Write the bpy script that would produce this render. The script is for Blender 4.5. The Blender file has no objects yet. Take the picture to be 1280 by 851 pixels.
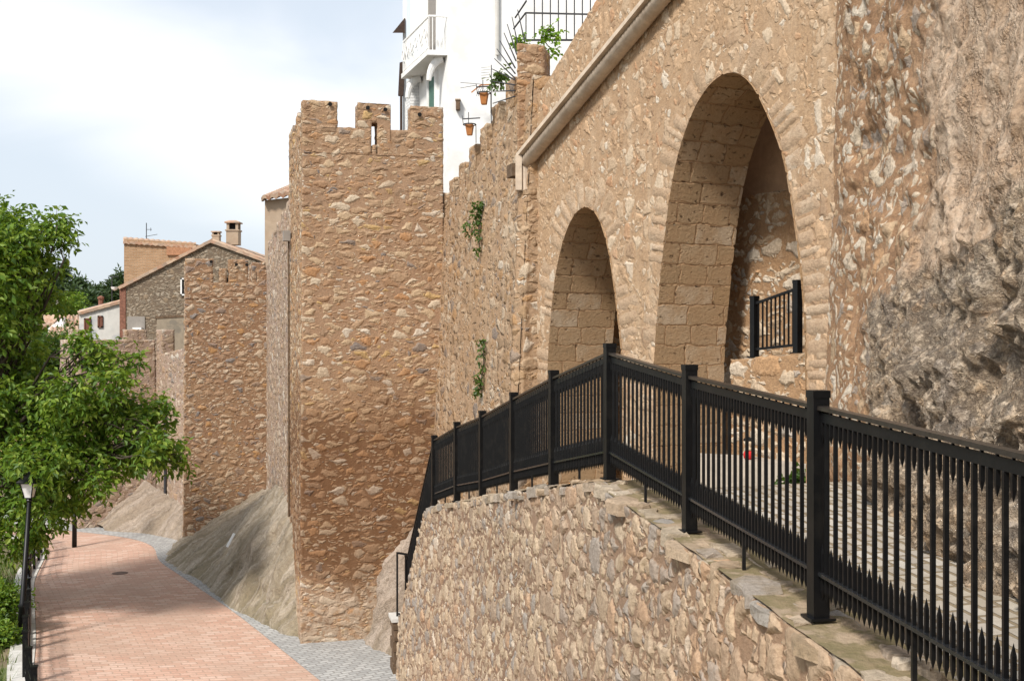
import bpy, math, random
import numpy as np
from mathutils import Vector, noise as mn
random.seed(7); RNG = np.random.default_rng(7)
sc = bpy.context.scene
COL = sc.collection
R = math.radians
H = 6.35            # eye height over the road
F = 1400.0          # focal length in photo pixels (1280 wide)

# ------------------------------------------------------------------ small helpers
def P(px, py, d):   # a pixel of the photo at depth d -> world point
    return np.array([(px-640)/F*d, d, H-(py-425)/F*d])
def W(x, y, z): return np.array([x, y, z+H], float)     # eye-relative height -> world
def tag(o, label=None, cat=None, group=None, kind=None):
    if label: o['label'] = label
    if cat: o['category'] = cat
    if group: o['group'] = group
    if kind: o['kind'] = kind
    return o
def thing(name, loc, label, cat, group=None, rz=0):
    o = bpy.data.objects.new(name, None); COL.objects.link(o)
    o.location = loc; o.rotation_euler = (0, 0, rz); o.empty_display_size = .2
    bpy.context.view_layer.update()
    return tag(o, label, cat, group)
def relink(o, parent):
    if parent is not None:
        o.parent = parent
        if not parent.get('_local'): o.matrix_parent_inverse = parent.matrix_world.inverted()

class MB:
    """collects patches of geometry and links them as one mesh"""
    def __init__(s): s.v = []; s.f = []; s.r = []; s.n = 0
    def add(s, v, f, r=None):
        v = np.asarray(v, float).reshape(-1, 3)
        s.v.append(v); s.r.append(v if r is None else np.asarray(r, float).reshape(-1, 3))
        s.f += [tuple(int(i)+s.n for i in q) for q in f]; s.n += len(v)
        return s
    def grid(s, pts, rest=None, flip=False):            # pts (n, m, 3)
        pts = np.asarray(pts, float); n, m = pts.shape[:2]
        i = np.arange(n*m).reshape(n, m)
        q = np.stack([i[:-1, :-1], i[1:, :-1], i[1:, 1:], i[:-1, 1:]], -1).reshape(-1, 4)
        if flip: q = q[:, ::-1]
        return s.add(pts, q, rest)
    def patch(s, a, b, c, d, res):                      # bilinear patch a-b along the bottom, d-c along the top
        a, b, c, d = [np.asarray(p, float) for p in (a, b, c, d)]
        nu = max(1, int(round(max(np.linalg.norm(b-a), np.linalg.norm(c-d))/res)))
        nv = max(1, int(round(max(np.linalg.norm(d-a), np.linalg.norm(c-b))/res)))
        u = np.linspace(0, 1, nu+1)[:, None, None]; v = np.linspace(0, 1, nv+1)[None, :, None]
        return s.grid((a*(1-u)+b*u)*(1-v)+(d*(1-u)+c*u)*v)
    def prism(s, quad, z0, z1, res=.1, foot=None, bottom=False):  # plan quad (counter-clockwise), z0/z1 numbers or four each
        z0 = [z0]*4 if np.isscalar(z0) else z0; z1 = [z1]*4 if np.isscalar(z1) else z1
        ft = quad if foot is None else foot
        lo = [np.array([ft[i][0], ft[i][1], z0[i]]) for i in range(4)]
        hi = [np.array([quad[i][0], quad[i][1], z1[i]]) for i in range(4)]
        for i in range(4):
            j = (i+1) % 4
            s.patch(lo[i], lo[j], hi[j], hi[i], res)
        s.patch(hi[0], hi[1], hi[2], hi[3], res)
        if bottom: s.patch(lo[3], lo[2], lo[1], lo[0], res)
        return s
    def box(s, c, size, rz=0, bottom=True):
        c = np.asarray(c, float); hx, hy, hz = [k/2 for k in size]
        v = np.array([(x, y, z) for z in (-hz, hz) for x, y in ((-hx, -hy), (hx, -hy), (hx, hy), (-hx, hy))])
        ca, sa = math.cos(rz), math.sin(rz)
        v = np.stack([v[:, 0]*ca-v[:, 1]*sa, v[:, 0]*sa+v[:, 1]*ca, v[:, 2]], 1)+c
        return s.add(v, [(0, 1, 5, 4), (1, 2, 6, 5), (2, 3, 7, 6), (3, 0, 4, 7), (4, 5, 6, 7), (3, 2, 1, 0)])
    def bar(s, a, b, w, h=None, up=(0, 0, 1)):          # square bar from a to b
        a, b = np.asarray(a, float), np.asarray(b, float); h = h or w
        d = (b-a)/np.linalg.norm(b-a); up = np.asarray(up, float)
        if abs(d@up) > .95: up = np.array([1., 0, 0])
        x = np.cross(d, up); x /= np.linalg.norm(x); y = np.cross(x, d)
        v = [p+x*i*w/2+y*j*h/2 for p in (a, b) for i, j in ((-1, -1), (1, -1), (1, 1), (-1, 1))]
        return s.add(v, [(0, 1, 5, 4), (1, 2, 6, 5), (2, 3, 7, 6), (3, 0, 4, 7), (4, 5, 6, 7), (3, 2, 1, 0)])
    def tube(s, pts, rad, n=8, cap=True):
        pts = [np.asarray(p, float) for p in pts]; rad = [rad]*len(pts) if np.isscalar(rad) else rad
        rings = []; px = None
        for i, p in enumerate(pts):
            d = pts[min(i+1, len(pts)-1)]-pts[max(i-1, 0)]; d = d/np.linalg.norm(d)
            if px is None:
                px = np.cross(d, [0, 0, 1.]) if abs(d[2]) < .9 else np.cross(d, [0, 1., 0])
            px = px-d*(px@d); px = px/np.linalg.norm(px); py = np.cross(d, px)
            a = np.arange(n)*2*math.pi/n
            rings.append(p+rad[i]*(np.cos(a)[:, None]*px+np.sin(a)[:, None]*py))
        v = np.concatenate(rings); f = []
        for i in range(len(pts)-1):
            for k in range(n):
                f.append((i*n+k, i*n+(k+1) % n, (i+1)*n+(k+1) % n, (i+1)*n+k))
        if cap: f.append(tuple(range(n))[::-1]); f.append(tuple((len(pts)-1)*n+k for k in range(n)))
        return s.add(v, f)
    def lathe(s, c, prof, n=12, rot=0):                 # prof [(r, z)]
        c = np.asarray(c, float); a = np.arange(n)*2*math.pi/n+rot
        v = np.concatenate([np.stack([c[0]+r*np.cos(a), c[1]+r*np.sin(a), np.full(n, c[2]+z)], 1) for r, z in prof])
        f = [(i*n+k, i*n+(k+1) % n, (i+1)*n+(k+1) % n, (i+1)*n+k) for i in range(len(prof)-1) for k in range(n)]
        f += [tuple(range(n))[::-1], tuple((len(prof)-1)*n+k for k in range(n))]
        return s.add(v, f)
    def build(s, name, mat, parent=None, smooth=False, weld=False, local=False):
        v = np.concatenate(s.v); r = np.concatenate(s.r); f = s.f
        if weld:
            key = np.round(v, 4); _, idx, inv = np.unique(key, axis=0, return_index=True, return_inverse=True)
            inv = inv.reshape(-1); v = v[idx]; r = r[idx]
            g = []
            for q in f:
                t = []
                for i in q:
                    k = int(inv[i])
                    if k not in t: t.append(k)
                if len(t) > 2: g.append(tuple(t))
            f = g
        me = bpy.data.meshes.new(name)
        me.from_pydata(v.tolist(), [], f)
        at = me.attributes.new('rest', 'FLOAT_VECTOR', 'POINT')
        at.data.foreach_set('vector', np.ascontiguousarray(r, dtype=np.float32).reshape(-1))
        me.polygons.foreach_set('use_smooth', np.full(len(me.polygons), bool(smooth)))
        me.materials.append(mat); me.update()
        o = bpy.data.objects.new(name, me); COL.objects.link(o)
        if local: o.parent = parent
        else: relink(o, parent)
        return o

def resample(pl, n):
    pl = np.asarray(pl, float); L = np.r_[0, np.cumsum(np.linalg.norm(np.diff(pl, axis=0), axis=1))]
    t = np.linspace(0, L[-1], n)
    return np.stack([np.interp(t, L, pl[:, k]) for k in range(pl.shape[1])], 1)
def smooth_pl(pl, n, it=6):
    p = resample(pl, n)
    for _ in range(it): p[1:-1] = (p[:-2]+2*p[1:-1]+p[2:])/4
    return p
def fbm(p, sc_=1., o=4):
    return mn.fractal(Vector(p)*sc_, .9, 2.1, o, noise_basis='PERLIN_ORIGINAL')

# ------------------------------------------------------------------ materials
class NT:
    def __init__(s, name):
        s.m = bpy.data.materials.new(name); s.m.use_nodes = True; s.t = s.m.node_tree; s.t.nodes.clear()
        s.out = s.t.nodes.new('ShaderNodeOutputMaterial')
        s.b = s.t.nodes.new('ShaderNodeBsdfPrincipled'); s.L(s.b.outputs[0], s.out.inputs[0])
        s.b.inputs['Specular IOR Level'].default_value = .25
    def L(s, a, b): s.t.links.new(a, b)
    def put(s, v, sock):
        if hasattr(v, 'links'): s.L(v, sock)
        elif isinstance(v, (tuple, list)) and sock.type == 'RGBA': sock.default_value = (*v[:3], 1)
        else: sock.default_value = v
    def n(s, typ, **k):
        o = s.t.nodes.new(typ)
        for a, b in k.items(): setattr(o, a, b)
        return o
    def rest(s):
        return s.n('ShaderNodeAttribute', attribute_name='rest').outputs['Vector']
    def math(s, op, a, b=0., c=0.):
        o = s.n('ShaderNodeMath', operation=op); s.put(a, o.inputs[0]); s.put(b, o.inputs[1]); s.put(c, o.inputs[2]); return o.outputs[0]
    def vm(s, op, a, b):
        o = s.n('ShaderNodeVectorMath', operation=op); s.put(a, o.inputs[0])
        if op == 'SCALE': s.put(b, o.inputs['Scale'])
        else: s.put(b, o.inputs[1])
        return o.outputs[0]
    def mix(s, f, a, b, mode='MIX'):
        o = s.n('ShaderNodeMix', data_type='RGBA', blend_type=mode); s.put(f, o.inputs[0]); s.put(a, o.inputs[6]); s.put(b, o.inputs[7]); return o.outputs[2]
    def noise(s, v, scale, detail=4, rough=.6, dist=0.):
        o = s.n('ShaderNodeTexNoise'); s.put(v, o.inputs['Vector']); o.inputs['Scale'].default_value = scale
        o.inputs['Detail'].default_value = detail; o.inputs['Roughness'].default_value = rough; o.inputs['Distortion'].default_value = dist
        return o
    def ss(s, v, a, b, lo=0., hi=1.):
        o = s.n('ShaderNodeMapRange', interpolation_type='SMOOTHSTEP'); s.put(v, o.inputs[0]); s.put(a, o.inputs[1]); s.put(b, o.inputs[2])
        o.inputs[3].default_value = lo; o.inputs[4].default_value = hi; return o.outputs[0]
    def ramp(s, f, stops, const=False):
        o = s.n('ShaderNodeValToRGB'); s.put(f, o.inputs[0]); e = o.color_ramp.elements
        o.color_ramp.interpolation = 'CONSTANT' if const else 'LINEAR'
        e[0].position, e[0].color = stops[0][0], (*stops[0][1], 1); e[1].position, e[1].color = stops[-1][0], (*stops[-1][1], 1)
        for p, c in stops[1:-1]:
            k = e.new(p); k.color = (*c, 1)
        return o.outputs[0]
    def sep(s, v):
        o = s.n('ShaderNodeSeparateXYZ'); s.put(v, o.inputs[0]); return o.outputs
    def vor(s, v, scale, feat='F1', rnd=1.):
        o = s.n('ShaderNodeTexVoronoi', feature=feat); s.put(v, o.inputs['Vector']); o.inputs['Scale'].default_value = scale
        o.inputs['Randomness'].default_value = rnd; return o
    def bump(s, h, dist=.02, strength=1.):
        o = s.n('ShaderNodeBump'); s.put(h, o.inputs['Height']); o.inputs['Distance'].default_value = dist; o.inputs['Strength'].default_value = strength
        s.L(o.outputs[0], s.b.inputs['Normal'])
    def disp(s, h, scale, mid=.5):
        o = s.n('ShaderNodeDisplacement'); s.put(h, o.inputs['Height']); o.inputs['Scale'].default_value = scale; o.inputs['Midlevel'].default_value = mid
        s.L(o.outputs[0], s.out.inputs['Displacement']); s.m.displacement_method = 'BOTH'
    def done(s, col, rough=.9):
        s.put(col, s.b.inputs['Base Color']); s.put(rough, s.b.inputs['Roughness']); return s.m

BEIGE = [(.0, (.30, .21, .135)), (.18, (.46, .34, .23)), (.36, (.37, .25, .15)), (.5, (.52, .42, .31)), (.64, (.33, .22, .13)), (.76, (.42, .26, .14)), (.87, (.24, .20, .17)), (.95, (.56, .49, .40))]
def masonry(name, scale=4., stretch=(1, 1, 1.5), warp=.10, joint=.05, soft=.22, buried=.25, buried2=.35, small=2.3,
            stones=BEIGE, mortar=(.36, .24, .15), mortar2=(.30, .19, .115), amp=.045, big=(.5, (.40, .26, .15), .35), rnd=1., streak=None, sat=1.06):
    t = NT(name); r = t.rest()
    w = t.noise(r, 3.2, 3).outputs['Color']; w2 = t.noise(r, 14., 2).outputs['Color']
    p = t.vm('ADD', r, t.vm('SCALE', t.vm('SUBTRACT', w, (.5, .5, .5)), warp*2.2))
    p = t.vm('ADD', p, t.vm('SCALE', t.vm('SUBTRACT', w2, (.5, .5, .5)), warp*.32))
    p = t.vm('MULTIPLY', p, stretch)
    def layer(sc_, bur, jo, so):
        c = t.vor(p, sc_, 'F1', rnd); e = t.vor(p, sc_, 'DISTANCE_TO_EDGE', rnd).outputs['Distance']
        q = t.sep(c.outputs['Color'])
        a = t.math('MULTIPLY_ADD', q[0], .10, jo)
        m = t.ss(e, a, t.math('ADD', a, .05))
        dome = t.math('POWER', t.ss(e, a, t.math('ADD', a, so)), .6)
        keep = t.math('GREATER_THAN', q[1], bur)
        dt = t.n('ShaderNodeVectorMath', operation='DOT_PRODUCT'); t.put(t.vm('SUBTRACT', p, c.outputs['Position']), dt.inputs[0]); t.put(t.vm('SUBTRACT', c.outputs['Color'], (.5, .5, .5)), dt.inputs[1])
        dome = t.math('MULTIPLY', dome, t.math('MULTIPLY_ADD', dt.outputs['Value'], 1.3*sc_/2, 1.))
        return t.math('MULTIPLY', m, keep), t.math('MULTIPLY', dome, keep), q
    m1, d1, q1 = layer(scale, buried, joint, soft)
    m2, d2, q2 = layer(scale*small, buried2, joint*1.1, soft)
    m2 = t.math('MULTIPLY', m2, t.math('SUBTRACT', 1., m1)); d2 = t.math('MULTIPLY', d2, t.math('SUBTRACT', 1., m1))
    fine = t.noise(r, 28., 6, .72).outputs[0]; mid_ = t.noise(r, 7., 5, .65).outputs[0]
    c1 = t.ramp(q1[2], stones, True); c2 = t.ramp(q2[2], stones, True)
    lg = t.noise(r, big[0], 4, .6).outputs[0]
    mor = t.mix(t.ss(mid_, .35, .65), mortar, mortar2)
    col = t.mix(m2, mor, c2); col = t.mix(m1, col, c1)
    col = t.mix(t.math('MULTIPLY', t.ss(lg, .42, .66), big[2]), col, big[1])
    col = t.mix(t.ss(fine, .30, .66, .48, 0.), col, (.13, .085, .055))
    col = t.mix(t.ss(mid_, .52, .75, 0., .30), col, (.60, .48, .36))
    if streak: col = streak(t, r, col, lg, mid_, t.math('MAXIMUM', m1, m2))
    if sat != 1.:
        h = t.n('ShaderNodeHueSaturation'); h.inputs['Saturation'].default_value = sat; t.put(col, h.inputs['Color']); col = h.outputs[0]
    hgt = t.math('ADD', t.math('MULTIPLY', d1, t.math('MULTIPLY_ADD', q1[0], .5, .5)), t.math('MULTIPLY', d2, .42))
    hgt = t.math('ADD', hgt, t.math('MULTIPLY', t.math('SUBTRACT', fine, .5), .20))
    hgt = t.math('ADD', hgt, t.math('MULTIPLY', t.math('SUBTRACT', mid_, .5), .5))
    t.disp(hgt, amp, .4)
    return t.done(col, .92)

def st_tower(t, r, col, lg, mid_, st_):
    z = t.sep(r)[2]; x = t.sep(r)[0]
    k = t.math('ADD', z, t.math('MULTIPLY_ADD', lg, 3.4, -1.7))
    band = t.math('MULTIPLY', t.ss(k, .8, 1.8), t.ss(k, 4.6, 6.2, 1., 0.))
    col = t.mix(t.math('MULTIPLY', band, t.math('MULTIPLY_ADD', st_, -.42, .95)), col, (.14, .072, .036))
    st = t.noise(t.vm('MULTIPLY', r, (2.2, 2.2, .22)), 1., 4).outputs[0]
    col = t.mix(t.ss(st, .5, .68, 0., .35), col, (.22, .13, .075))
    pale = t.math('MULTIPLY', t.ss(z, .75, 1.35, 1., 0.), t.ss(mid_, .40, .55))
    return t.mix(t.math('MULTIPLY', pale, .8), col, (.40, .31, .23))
def st_wall(t, r, col, lg, mid_, st_):
    st = t.noise(t.vm('MULTIPLY', r, (2.5, 2.5, .2)), 1., 5).outputs[0]
    return t.mix(t.ss(st, .5, .7, 0., .4), col, (.50, .39, .28))

M = {}
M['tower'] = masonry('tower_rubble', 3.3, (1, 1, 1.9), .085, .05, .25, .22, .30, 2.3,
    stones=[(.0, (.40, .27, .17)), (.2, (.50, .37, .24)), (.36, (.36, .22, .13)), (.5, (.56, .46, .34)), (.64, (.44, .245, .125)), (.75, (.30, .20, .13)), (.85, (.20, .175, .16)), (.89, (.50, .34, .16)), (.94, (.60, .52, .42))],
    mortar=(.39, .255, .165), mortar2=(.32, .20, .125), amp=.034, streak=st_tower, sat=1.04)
M['tower_far'] = masonry('far_tower_rubble', 3.6, (1, 1, 1.6), .06, .07, .28, .12, .3, 2.2,
    stones=[(.0, (.42, .31, .22)), (.25, (.50, .40, .30)), (.45, (.36, .23, .15)), (.62, (.46, .34, .24)), (.76, (.27, .20, .16)), (.86, (.22, .20, .19)), (.93, (.44, .25, .12))],
    mortar=(.30, .185, .115), mortar2=(.26, .15, .09), amp=.045)
M['curtain'] = masonry('curtain_rubble', 2.9, (1, 1, 1.75), .08, .05, .22, .22, .3, 2.2, mortar=(.43, .30, .20), mortar2=(.36, .24, .15), amp=.034, streak=st_wall)
M['far_curtain'] = masonry('far_curtain_rubble', 3.2, (1, 1, 1.5), .08, .06, .25, .2, .3, 2.2, mortar=(.40, .28, .20), mortar2=(.36, .23, .17), amp=.035, sat=.85)
M['arch'] = masonry('arch_wall_rubble', 4.2, (1.25, 1.25, 1.0), .08, .06, .2, .36, .36, 2.3,
    stones=[(.0, (.48, .36, .25)), (.28, (.58, .47, .35)), (.46, (.42, .285, .18)), (.62, (.53, .37, .24)), (.76, (.34, .23, .15)), (.84, (.46, .28, .17)), (.92, (.62, .54, .44))],
    mortar=(.46, .325, .215), mortar2=(.37, .245, .15), amp=.022, big=(.5, (.46, .32, .2), .4), streak=st_wall)
M['inner'] = masonry('inner_rubble', 3.0, (1, 1, 1.7), .10, .07, .24, .22, .4, 2.2,
    stones=[(.0, (.58, .48, .36)), (.3, (.66, .58, .47)), (.5, (.50, .38, .26)), (.7, (.62, .52, .40)), (.84, (.42, .38, .33)), (.93, (.52, .32, .18))],
    mortar=(.42, .265, .155), mortar2=(.35, .215, .12), amp=.05)
def st_ret(t, r, col, lg, mid_, st_):
    y = t.sep(r)[1]; z = t.sep(r)[2]
    k = t.math('ADD', y, t.math('MULTIPLY_ADD', lg, 9., -4.5))
    col = t.mix(t.ss(k, 5.5, 10., .55, 0.), col, t.mix(.55, col, (.46, .27, .14)))
    return col
M['retain'] = masonry('retaining_rubble', 3.9, (1.1, 1.1, 1.2), .06, .035, .2, .06, .10, 2.0,
    stones=[(.0, (.38, .285, .185)), (.16, (.46, .355, .24)), (.32, (.32, .235, .16)), (.46, (.43, .315, .205)), (.58, (.27, .23, .19)), (.68, (.49, .37, .24)), (.80, (.42, .265, .155)), (.88, (.31, .28, .245)), (.95, (.54, .45, .345))],
    mortar=(.29, .18, .11), mortar2=(.20, .122, .075), amp=.042, big=(.4, (.40, .27, .175), .4), streak=st_ret, sat=.93)
M['greystone'] = masonry('grey_house_rubble', 4.5, (1, 1, 1.5), .06, .05, .2, .12, .3, 2.,
    stones=[(.0, (.27, .225, .17)), (.3, (.34, .285, .215)), (.55, (.22, .185, .14)), (.75, (.38, .33, .26)), (.9, (.29, .22, .15))],
    mortar=(.13, .10, .075), mortar2=(.17, .13, .09), amp=.03, big=(.5, (.2, .16, .12), .3))

def ashlar():
    t = NT('arch_ashlar'); r = t.rest()
    w = t.noise(r, 5., 3).outputs['Color']
    p = t.vm('ADD', r, t.vm('SCALE', t.vm('SUBTRACT', w, (.5, .5, .5)), .10))
    b = t.n('ShaderNodeTexBrick'); t.put(p, b.inputs['Vector']); b.offset = .37; b.squash = .7; b.squash_frequency = 3
    for k, v in (('Scale', 1.), ('Mortar Size', .014), ('Mortar Smooth', .4), ('Brick Width', .62), ('Row Height', .27), ('Bias', 0.)): b.inputs[k].default_value = v
    b.inputs['Color1'].default_value = (0, 0, 0, 1); b.inputs['Color2'].default_value = (1, 1, 1, 1); b.inputs['Mortar'].default_value = (.5, .5, .5, 1)
    fine = t.noise(r, 22., 6, .7).outputs[0]; mid_ = t.noise(r, 3., 5).outputs[0]; pit = t.noise(t.vm('MULTIPLY', r, (1, 1.8, 1)), 9., 4, .7).outputs[0]
    c = t.ramp(b.outputs['Color'], [(0, (.36, .245, .14)), (.3, (.44, .31, .19)), (.55, (.40, .265, .145)), (.8, (.50, .37, .245)), (1, (.56, .45, .33))])
    c = t.mix(t.ss(mid_, .40, .62, 0., .75), c, (.42, .275, .155))
    c = t.mix(t.math('MULTIPLY', b.outputs['Fac'], .55), c, (.36, .21, .115))
    c = t.mix(t.ss(fine, .35, .7, .25, 0.), c, (.2, .12, .06))
    c = t.mix(t.ss(pit, .60, .67, 0., .75), c, (.14, .09, .055))
    h = t.math('SUBTRACT', t.math('MULTIPLY', fine, .5), t.math('MULTIPLY', b.outputs['Fac'], .6)); h = t.math('SUBTRACT', h, t.ss(pit, .58, .67, 0., .8))
    t.disp(h, .03, 0.); return t.done(c, .92)
M['ashlar'] = ashlar()

def vous():
    t = NT('arch_ring_stones'); r = t.rest(); g = t.n('ShaderNodeNewGeometry').outputs['Random Per Island']; f = t.noise(r, 26., 6, .7).outputs[0]; m_ = t.noise(r, 5., 5).outputs[0]
    c = t.ramp(g, [(0, (.46, .34, .23)), (.35, (.54, .42, .30)), (.6, (.50, .365, .245)), (.8, (.42, .30, .19)), (1, (.60, .50, .385))])
    c = t.mix(t.ss(m_, .38, .56, .2, .85), c, (.45, .315, .205)); c = t.mix(t.ss(f, .3, .66, .4, 0.), c, (.15, .095, .06)); t.bump(t.math('ADD', f, m_), .02); return t.done(c, .93)
M['voussoir'] = vous()
def rockwall():
    t = NT('eroded_rock_wall'); r = t.rest(); s_ = t.sep(r); y, z = s_[1], t.math('SUBTRACT', s_[2], H)
    w = t.noise(r, 2.6, 4).outputs['Color']
    p = t.vm('ADD', r, t.vm('SCALE', t.vm('SUBTRACT', w, (.5, .5, .5)), .22))
    p = t.vm('MULTIPLY', p, (1, 1, .95))
    lg = t.noise(r, .9, 5).outputs[0]; mid_ = t.noise(r, 5., 6, .7).outputs[0]; fine = t.noise(r, 26., 7, .75).outputs[0]; rough = t.noise(r, 11., 6, .78).outputs[0]
    # zones: crag below, eroded mortar in the middle, embedded stones left
    bd = t.math('MULTIPLY_ADD', y, -.20, 2.42); bd = t.math('ADD', bd, t.math('MULTIPLY_ADD', lg, 1.7, -.85)); bd = t.math('ADD', bd, t.math('MULTIPLY_ADD', mid_, .7, -.35))
    crag = t.math('MULTIPLY', t.ss(t.math('SUBTRACT', bd, z), -.06, .12), t.ss(t.math('ADD', y, t.math('MULTIPLY_ADD', mid_, 1.4, -.7)), 10.0, 10.4, 1., 0.))
    left = t.ss(t.math('ADD', y, t.math('MULTIPLY_ADD', lg, 2.6, -1.3)), 8.8, 9.8)
    def lay(sc_, bur, vv=p):
        c = t.vor(vv, sc_); e = t.vor(vv, sc_, 'DISTANCE_TO_EDGE').outputs['Distance']; q = t.sep(c.outputs['Color'])
        a = t.math('MULTIPLY_ADD', q[0], .16, .05); k = t.math('GREATER_THAN', q[1], bur)
        return t.math('MULTIPLY', t.ss(e, a, t.math('ADD', a, .05)), k), t.math('MULTIPLY', t.math('POWER', t.ss(e, a, t.math('ADD', a, .25)), .6), k), q
    m1, d1, q1 = lay(4.4, .34); m2, d2, q2 = lay(10., .36)
    sparse = t.math('MULTIPLY_ADD', left, .88, .12)
    m1 = t.math('MULTIPLY', m1, sparse); m2 = t.math('MULTIPLY', t.math('MULTIPLY', m2, sparse), t.math('SUBTRACT', 1., m1))
    pal = [(.0, (.56, .46, .34)), (.25, (.48, .34, .21)), (.42, (.58, .50, .395)), (.58, (.46, .28, .15)), (.70, (.38, .31, .25)), (.82, (.56, .455, .34))]
    mort = t.mix(t.ss(mid_, .35, .65), (.385, .235, .13), (.29, .165, .088))
    er = t.noise(t.vm('MULTIPLY', r, (1.5, 1.5, .9)), 1.6, 7, .72).outputs[0]
    plast = t.mix(t.ss(mid_, .35, .66), (.56, .43, .315), (.44, .30, .195)); plast = t.mix(t.ss(er, .50, .60, 0., .5), plast, (.37, .235, .135)); plast = t.mix(t.ss(rough, .60, .68, 0., .7), plast, (.16, .10, .065))
    base = t.mix(left, plast, mort)
    base = t.mix(m2, base, t.ramp(q2[2], pal, True)); base = t.mix(m1, base, t.ramp(q1[2], pal, True))
    k1, e1, qq = lay(3.4, .35); k2, e2, qz = lay(10., .25)
    rd = t.noise(r, 3.1, 7, .7).outputs[0]; rg = t.math('ABSOLUTE', t.math('SUBTRACT', rd, .5)); crev = t.ss(rg, .0, .055, 1., 0.)
    rd2 = t.noise(r, 8.5, 6, .7).outputs[0]; crev2 = t.ss(t.math('ABSOLUTE', t.math('SUBTRACT', rd2, .5)), .0, .05, 1., 0.)
    ck = t.mix(t.ss(lg, .40, .60), (.43, .34, .25), (.52, .375, .24))
    ck = t.mix(t.ss(rough, .32, .62), t.mix(.40, ck, (.22, .155, .105)), t.mix(.42, ck, (.66, .54, .40)))
    ck = t.mix(t.math('MULTIPLY', k2, .6), ck, t.ramp(qz[2], [(0, (.46, .37, .27)), (.3, (.60, .50, .385)), (.55, (.36, .305, .25)), (.75, (.50, .34, .20)), (.9, (.40, .30, .20))], True))
    ck = t.mix(t.math('MULTIPLY', k1, .5), ck, t.ramp(qq[2], [(0, (.46, .38, .29)), (.4, (.36, .31, .265)), (.65, (.48, .31, .185)), (.85, (.60, .50, .39))], True))
    ck = t.mix(t.math('MULTIPLY', crev, .5), ck, (.09, .068, .05)); ck = t.mix(t.math('MULTIPLY', crev2, .35), ck, (.12, .09, .068))
    col = t.mix(crag, base, ck)
    col = t.mix(t.ss(fine, .32, .62, .5, 0.), col, (.10, .07, .05))
    hb = t.math('ADD', t.math('MULTIPLY', d1, .38), t.math('MULTIPLY', d2, .22)); hb = t.math('ADD', hb, t.math('MULTIPLY', t.math('SUBTRACT', rough, .5), .5)); hb = t.math('SUBTRACT', hb, t.math('MULTIPLY', t.math('MULTIPLY', t.ss(er, .48, .58), t.math('SUBTRACT', 1., left)), .75))
    hc = t.math('ADD', t.math('MULTIPLY', e1, .55), t.math('MULTIPLY', e2, .35)); hc = t.math('ADD', hc, t.math('MULTIPLY', t.math('SUBTRACT', rough, .5), .6)); hc = t.math('ADD', hc, t.math('MULTIPLY', t.math('SUBTRACT', mid_, .5), 1.0))
    hc = t.math('SUBTRACT', hc, t.math('MULTIPLY', crev, .55)); hc = t.math('SUBTRACT', hc, t.math('MULTIPLY', crev2, .2))
    mx = t.n('ShaderNodeMix', data_type='FLOAT'); t.put(crag, mx.inputs[0]); t.put(hb, mx.inputs[2]); t.put(hc, mx.inputs[3])
    h = t.math('ADD', mx.outputs[0], t.math('MULTIPLY', t.math('SUBTRACT', fine, .5), .2))
    hs = t.n('ShaderNodeHueSaturation'); hs.inputs['Saturation'].default_value = .98; t.put(col, hs.inputs['Color']); col = hs.outputs[0]
    t.disp(h, .05, .3); t.m.displacement_method = 'BUMP'; return t.done(col, .94)
M['rock'] = rockwall()

def simple(name, col, rough=.8, var=.2, scale=6., bump=.004, col2=None, spec=.25, metal=0., patch=None):
    t = NT(name); r = t.rest(); n1 = t.noise(r, scale, 6, .65).outputs[0]
    c2 = col2 or tuple(k*(1-var) for k in col)
    c = t.mix(t.ss(n1, .35, .65), col, c2)
    if patch:
        n2 = t.noise(r, patch[0], 5, .6).outputs[0]; c = t.mix(t.ss(n2, .5, .62, 0., patch[2]), c, patch[1])
    if bump: t.bump(n1, bump)
    t.b.inputs['Specular IOR Level'].default_value = spec; t.b.inputs['Metallic'].default_value = metal
    return t.done(c, rough)
M['black'] = simple('black_painted_iron', (.0045, .0045, .005), .42, .3, 30., .0006, spec=.3, patch=(6., (.011, .010, .009), .6))
M['rail_top'] = simple('reflection_tinted_handrail', (.035, .027, .022), .32, .4, 20., .0005, spec=.6)  # brownish sky reflection on the black handrail, painted into its base colour
M['rail_low'] = simple('glossy_black_rail', (.02, .021, .023), .22, .3, 20., .0004, spec=.7)
M['cover'] = simple('rusty_cast_iron', (.16, .11, .085), .7, .3, 20., .004)
M['white'] = simple('white_lime_plaster', (.80, .79, .77), .9, .06, 4., .006, patch=(1.1, (.67, .65, .61), .5))
M['bluewhite'] = simple('pale_blue_plaster', (.66, .74, .80), .9, .06, 4., .006)
M['oldwhite'] = simple('weathered_white_plaster', (.56, .54, .50), .9, .12, 3., .006, patch=(1.1, (.33, .34, .35), .8))
M['ochreplaster'] = simple('tan_plaster', (.42, .32, .23), .92, .12, 3., .01, patch=(1.4, (.36, .26, .18), .6))
M['innerplaster'] = simple('brown_earth_plaster', (.45, .28, .165), .92, .15, 9., .012)
M['yellow'] = simple('yellow_plaster', (.62, .46, .20), .9, .08)
M['darkwood'] = simple('dark_brown_timber', (.055, .032, .022), .7, .3, 12.)
M['brownshutter'] = simple('red_brown_shutter', (.16, .065, .04), .7, .2)
M['greendoor'] = simple('green_painted_door', (.075, .16, .12), .6, .2)
M['dark'] = simple('dark_void', (.012, .011, .010), .9, .2)
M['terracotta'] = simple('terracotta_pot', (.42, .17, .055), .75, .2)
M['greybox'] = simple('grey_painted_box', (.28, .25, .22), .6, .1)
M['clay'] = simple('pale_clay_channel', (.60, .49, .38), .85, .18, 8., .008, patch=(3., (.44, .34, .25), .7))
M['corbel'] = simple('brown_corbel_stone', (.16, .105, .065), .9, .4, 9., .02)
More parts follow.
